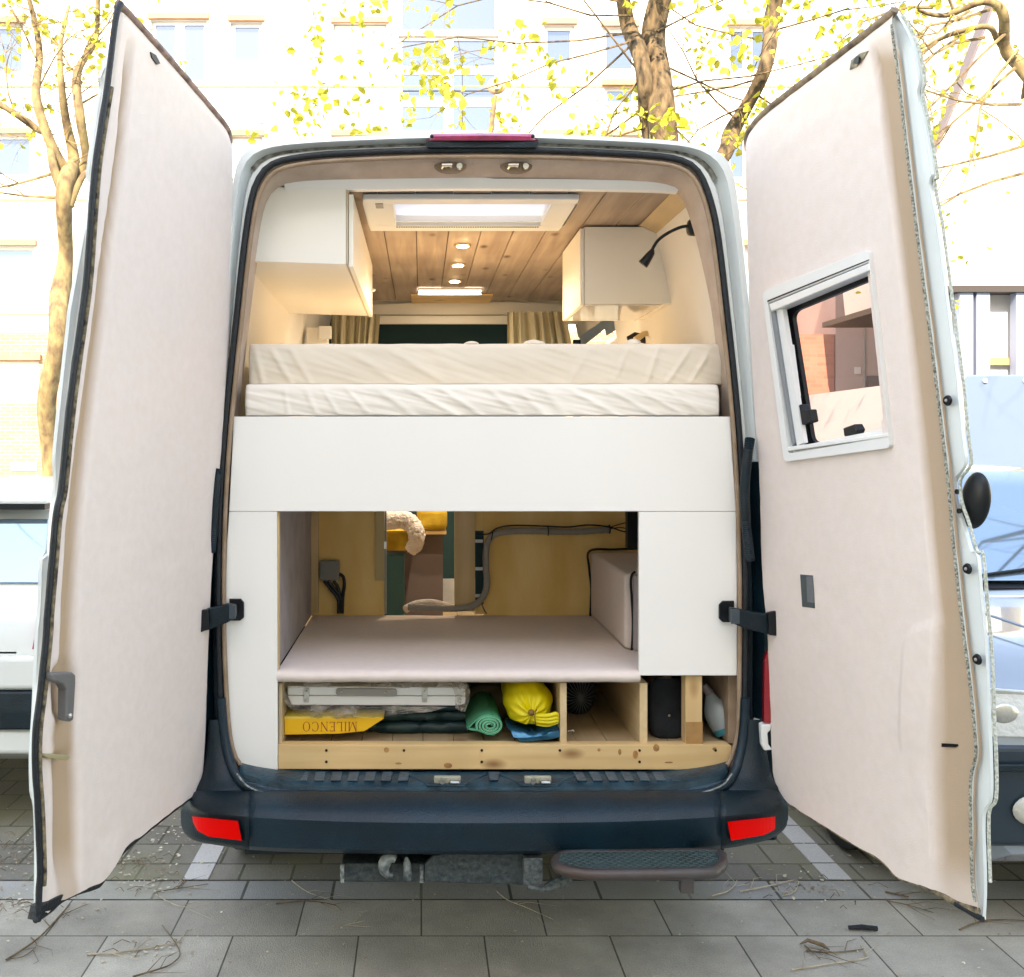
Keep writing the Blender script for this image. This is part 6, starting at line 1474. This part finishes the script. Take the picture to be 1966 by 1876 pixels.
MB().tube([(cx - .55, w1 - .05, 1.08), (cx - .1, w1 + .0, 1.13), (cx + .1, w1 + .02, 1.16)], .008, 6).build('wiper', M['black'], bc)
gm = MB(); gm.prism([(cx - .83, y0 - .02, .33), (cx + .83, y0 - .02, .33), (cx + .88, y0 - .02, .50), (cx + .86, y0 - .01, .665), (cx - .86, y0 - .01, .665), (cx - .88, y0 - .02, .50)], (0, .12, 0)); gm.build('front_bumper', material('bumper_blue', (.006, .02, .032), .35, coat=.2), bc, bevel=.02, seg=3)
MB().box(cx - .84, cx + .84, y0 - .035, y0 - .021, .585, .61).build('bumper_strip', M['dark'], bc, bevel=.004)
for s_ in (-1, 1):
    MB().tube([(cx + s_ * .30, y0 + .10, .945), (cx + s_ * .48, y0 + .45, 1.012), (cx + s_ * .60, y0 + .80, 1.055)], .006, 6).build('bonnet_crease', bp2, bc, smooth=True)
    hl = MB().prism([(cx + s_ * .45, y0 + .0, .69), (cx + s_ * .84, y0 + .03, .69), (cx + s_ * .88, y0 + .09, .83), (cx + s_ * .83, y0 + .06, .85), (cx + s_ * .47, y0 + .02, .83)], (0, -.02, .0)).build('headlight', material('headlight_glass', (.55, .57, .55), .1, spec=1, bump=.5, bs=60), bc, bevel=.006)
    MB().sph((cx + s_ * .70, y0 + .012, .765), .036, 16, 10, sq=(1.3, .3, 1)).build('bulb_reflector', M['chrome'], hl, smooth=True)
    fo_ = MB().sph((cx + s_ * .62, y0 - .025, .455), .07, 20, 12, sq=(1.1, .25, .75)).build('fog_light', material('fog_glass', (.5, .48, .42), .12, spec=1, bump=.6, bs=50), bc, smooth=True)
MB().box(cx - .38, cx + .38, y0 - .012, y0 + .01, .69, .81).build('grille', M['black'], bc)
wheels(bc, cx, W, (y0 + .85, y0 + 3.5))
# box trailer: shade is put into its darkened blue panel colour
bt_ = thing('box_trailer', 'tall box trailer in shade-toned blue with riveted panel behind the silver blue car', 'trailer', (5.5, 5.0, 0))
a = P(1853, 720, 5.0)
pbm = material('shade_blue_panel', (.105, .165, .27), .35, var=.02, vs=2)
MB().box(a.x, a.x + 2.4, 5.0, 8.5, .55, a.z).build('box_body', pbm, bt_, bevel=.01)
MB().box(a.x - .035, a.x - .002, 5.0, 8.5, .55, a.z - .002).build('corner_profile', frame_w, bt_)
for u in (1891, 1968):
    p = P(u, 731, 4.995); MB().cyl(p, p + Vector((0, -.008, 0)), .018, 12).build('rivet', M['alloy'], bt_, smooth=True)
wheels(bt_, a.x + 1.2, 2.2, (6.8,))

# ================================================================ litter on the ground
tw = material('twig_bark', (.13, .085, .05), .9, var=.4, vs=30)
twp = material('twig_pale', (.36, .30, .22), .9, var=.3, vs=30)
def og(u, v, z=.006): 
    d = (H - z) * F / (v - VV); return Vector(((u - VU) * d / F, d - D0, z))
TW = [([(12, 1843), (75, 1800), (120, 1752), (135, 1737)], .006, 0, 'long bent dark twig lying at the lower left'), ([(60, 1800), (70, 1815), (45, 1836), (10, 1842)], .004, 0, None),
      ([(168, 1832), (215, 1830), (270, 1823), (325, 1812), (350, 1807)], .006, 1, 'forked pale twig crossing the slab joint left of the tow bar'), ([(255, 1875), (300, 1862), (330, 1850), (345, 1826), (312, 1777)], .005, 0, 'curved dark twig at the lower left slab'),
      ([(300, 1712), (340, 1706), (400, 1697)], .004, 0, 'thin twig on the pale border slabs by the left bay line'), ([(300, 1718), (345, 1740), (400, 1740)], .003, 1, 'fine curved pale twig near the left bay line'),
      ([(955, 1712), (975, 1728), (1010, 1742), (1062, 1765)], .004, 1, 'pale thin twig in the shade below the tow bar'), ([(530, 1735), (590, 1730), (640, 1737), (655, 1748)], .004, 0, 'dark crooked twig on the shaded slab left of centre'),
      ([(560, 1690), (590, 1712), (640, 1730)], .003, 1, 'fine pale twig under the left bumper'), ([(1520, 1862), (1580, 1852), (1660, 1840), (1662, 1830), (1652, 1815)], .005, 1, 'pale forked twig at the lower right'),
      ([(1548, 1825), (1590, 1829), (1640, 1825), (1660, 1822)], .005, 0, 'dark straight twig at the lower right'), ([(1842, 1785), (1870, 1773), (1895, 1767), (1935, 1766), (1990, 1768)], .005, 0, 'long thin twig by the right door tip'),
      ([(1706, 1730), (1740, 1737), (1792, 1752)], .004, 0, 'short thin twig under the right door'), ([(1700, 1712), (1745, 1722)], .006, 0, 'short dark stick on the joint under the right door'),
      ([(1365, 1720), (1395, 1712), (1410, 1700), (1415, 1690)], .005, 1, 'small branching twig beside the rear step'), ([(1420, 1712), (1480, 1700), (1530, 1690), (1525, 1712), (1500, 1720)], .005, 1, 'tangled pale twig on the border slabs right of the step'),
      ([(1545, 1795 + 20), (1560, 1828), (1575, 1842)], .004, 0, 'tiny bent twig at the lower right'), ([(640, 1780), (700, 1768)], .003, 1, None)]
for pts, r_, k, lab in TW:
    mb = MB(); q = smooth_path([og(u, v, .005 + .004 * (i % 2)) for i, (u, v) in enumerate(pts)], 5); n_ = len(q)
    r_ *= .62
    mb.tube(q, [r_ * (1 - .55 * i / n_) for i in range(n_)], 7)
    m_i = n_ // 2; rr2 = random.Random(int(pts[0][0]))
    for s_ in (-1, 1, 1):
        i0_ = rr2.randint(2, n_ - 3); b = q[i0_]; t = (q[i0_ + 1] - q[i0_ - 1]).normalized(); sd2 = Vector((-t.y, t.x, 0)) * s_
        mb.tube([b, b + (t + sd2).normalized() * rr2.uniform(.03, .09) + Vector((0, 0, .006)), b + (t * 1.5 + sd2).normalized() * rr2.uniform(.09, .15) + Vector((0, 0, .002))], [r_ * .5, r_ * .35, r_ * .15], 5)
    tag(mb.build('twig', twp if k else tw, smooth=True), lab or 'thin broken twig on the paving slabs', 'twig', 'fallen twigs')
p = og(1655, 1781, .012); MB().tube([p + Vector((-.045, 0, 0)), p + Vector((0, .002, .001)), p + Vector((.05, -.006, 0))], [.007, .009, .008], 9).build('stick', M['black_cloth'], smooth=True); tag(bpy.data.objects['stick'], 'short thick dark stick lying on the right hand slab', 'stick')
p = og(1548, 1812, .012); MB().tube([p + Vector((-.02, 0, 0)), p + Vector((.01, .012, .006)), p + Vector((.05, -.015, .002)), p + Vector((.06, -.04, 0))], [.002, .006, .007, .002], 9).build('stick', tw, smooth=True)
tag(bpy.data.objects['stick.001'], 'curled dark piece of bark at the lower right', 'bark piece')
# leaf litter and seed husks
lt_ = MB(); rr = random.Random(5)
def flake(x, y, s_, z=.004):
    a = rr.random() * 6.28; q = []
    for k in range(5): th = a + k * 1.257 + rr.uniform(-.3, .3); q.append((x + math.cos(th) * s_ * rr.uniform(.5, 1), y + math.sin(th) * s_ * .55, z + rr.uniform(0, .006)))
    lt_.add(q, [(0, 1, 2, 3, 4)])
for _ in range(900):
    x = rr.uniform(-2.6, 3.2); y = rr.uniform(.12, 2.4); flake(x, y, rr.uniform(.003, .008))
for (cu, cv, sp, nn) in ((285, 1690, .10, 60), (60, 1740, .12, 90), (40, 1640, .25, 160), (255, 1655, .10, 50), (280, 1820, .07, 30), (1550, 1700, .12, 60), (1790, 1660, .2, 60), (380, 1600, .2, 80), (330, 1575, .2, 80)):
    c = og(cu, cv)
    for _ in range(nn): flake(c.x + rr.gauss(0, sp), c.y + rr.gauss(0, sp * .6), rr.uniform(.004, .012))
tag(lt_.build('leaf_litter', material('dry_flakes', (.42, .34, .22), .9, c2=(.20, .12, .07), c3=(.62, .56, .44), vs=6), recalc=False), 'scattered dry flakes and seed husks over the paving', 'leaf litter', kind='stuff')
ln = MB()
for (cu, cv, sp, nn) in ((285, 1700, .09, 14), (60, 1735, .10, 18), (40, 1640, .22, 120), (250, 1655, .10, 22), (1550, 1712, .16, 14), (265, 1822, .08, 7)):
    c = og(cu, cv)
    for _ in range(nn):
        x, y = c.x + rr.gauss(0, sp), c.y + rr.gauss(0, sp * .5); a = rr.random() * 3.14; L_ = rr.uniform(.02, .07)
        ln.tube([(x, y, .004), (x + math.cos(a) * L_ * .5, y + math.sin(a) * L_ * .5, .014), (x + math.cos(a + .3) * L_, y + math.sin(a + .3) * L_, .005)], .0013, 4)
tag(ln.build('leaf_litter', tw, recalc=False), 'fine dark plant stalks heaped in drifts on the paving', 'leaf litter', kind='stuff')
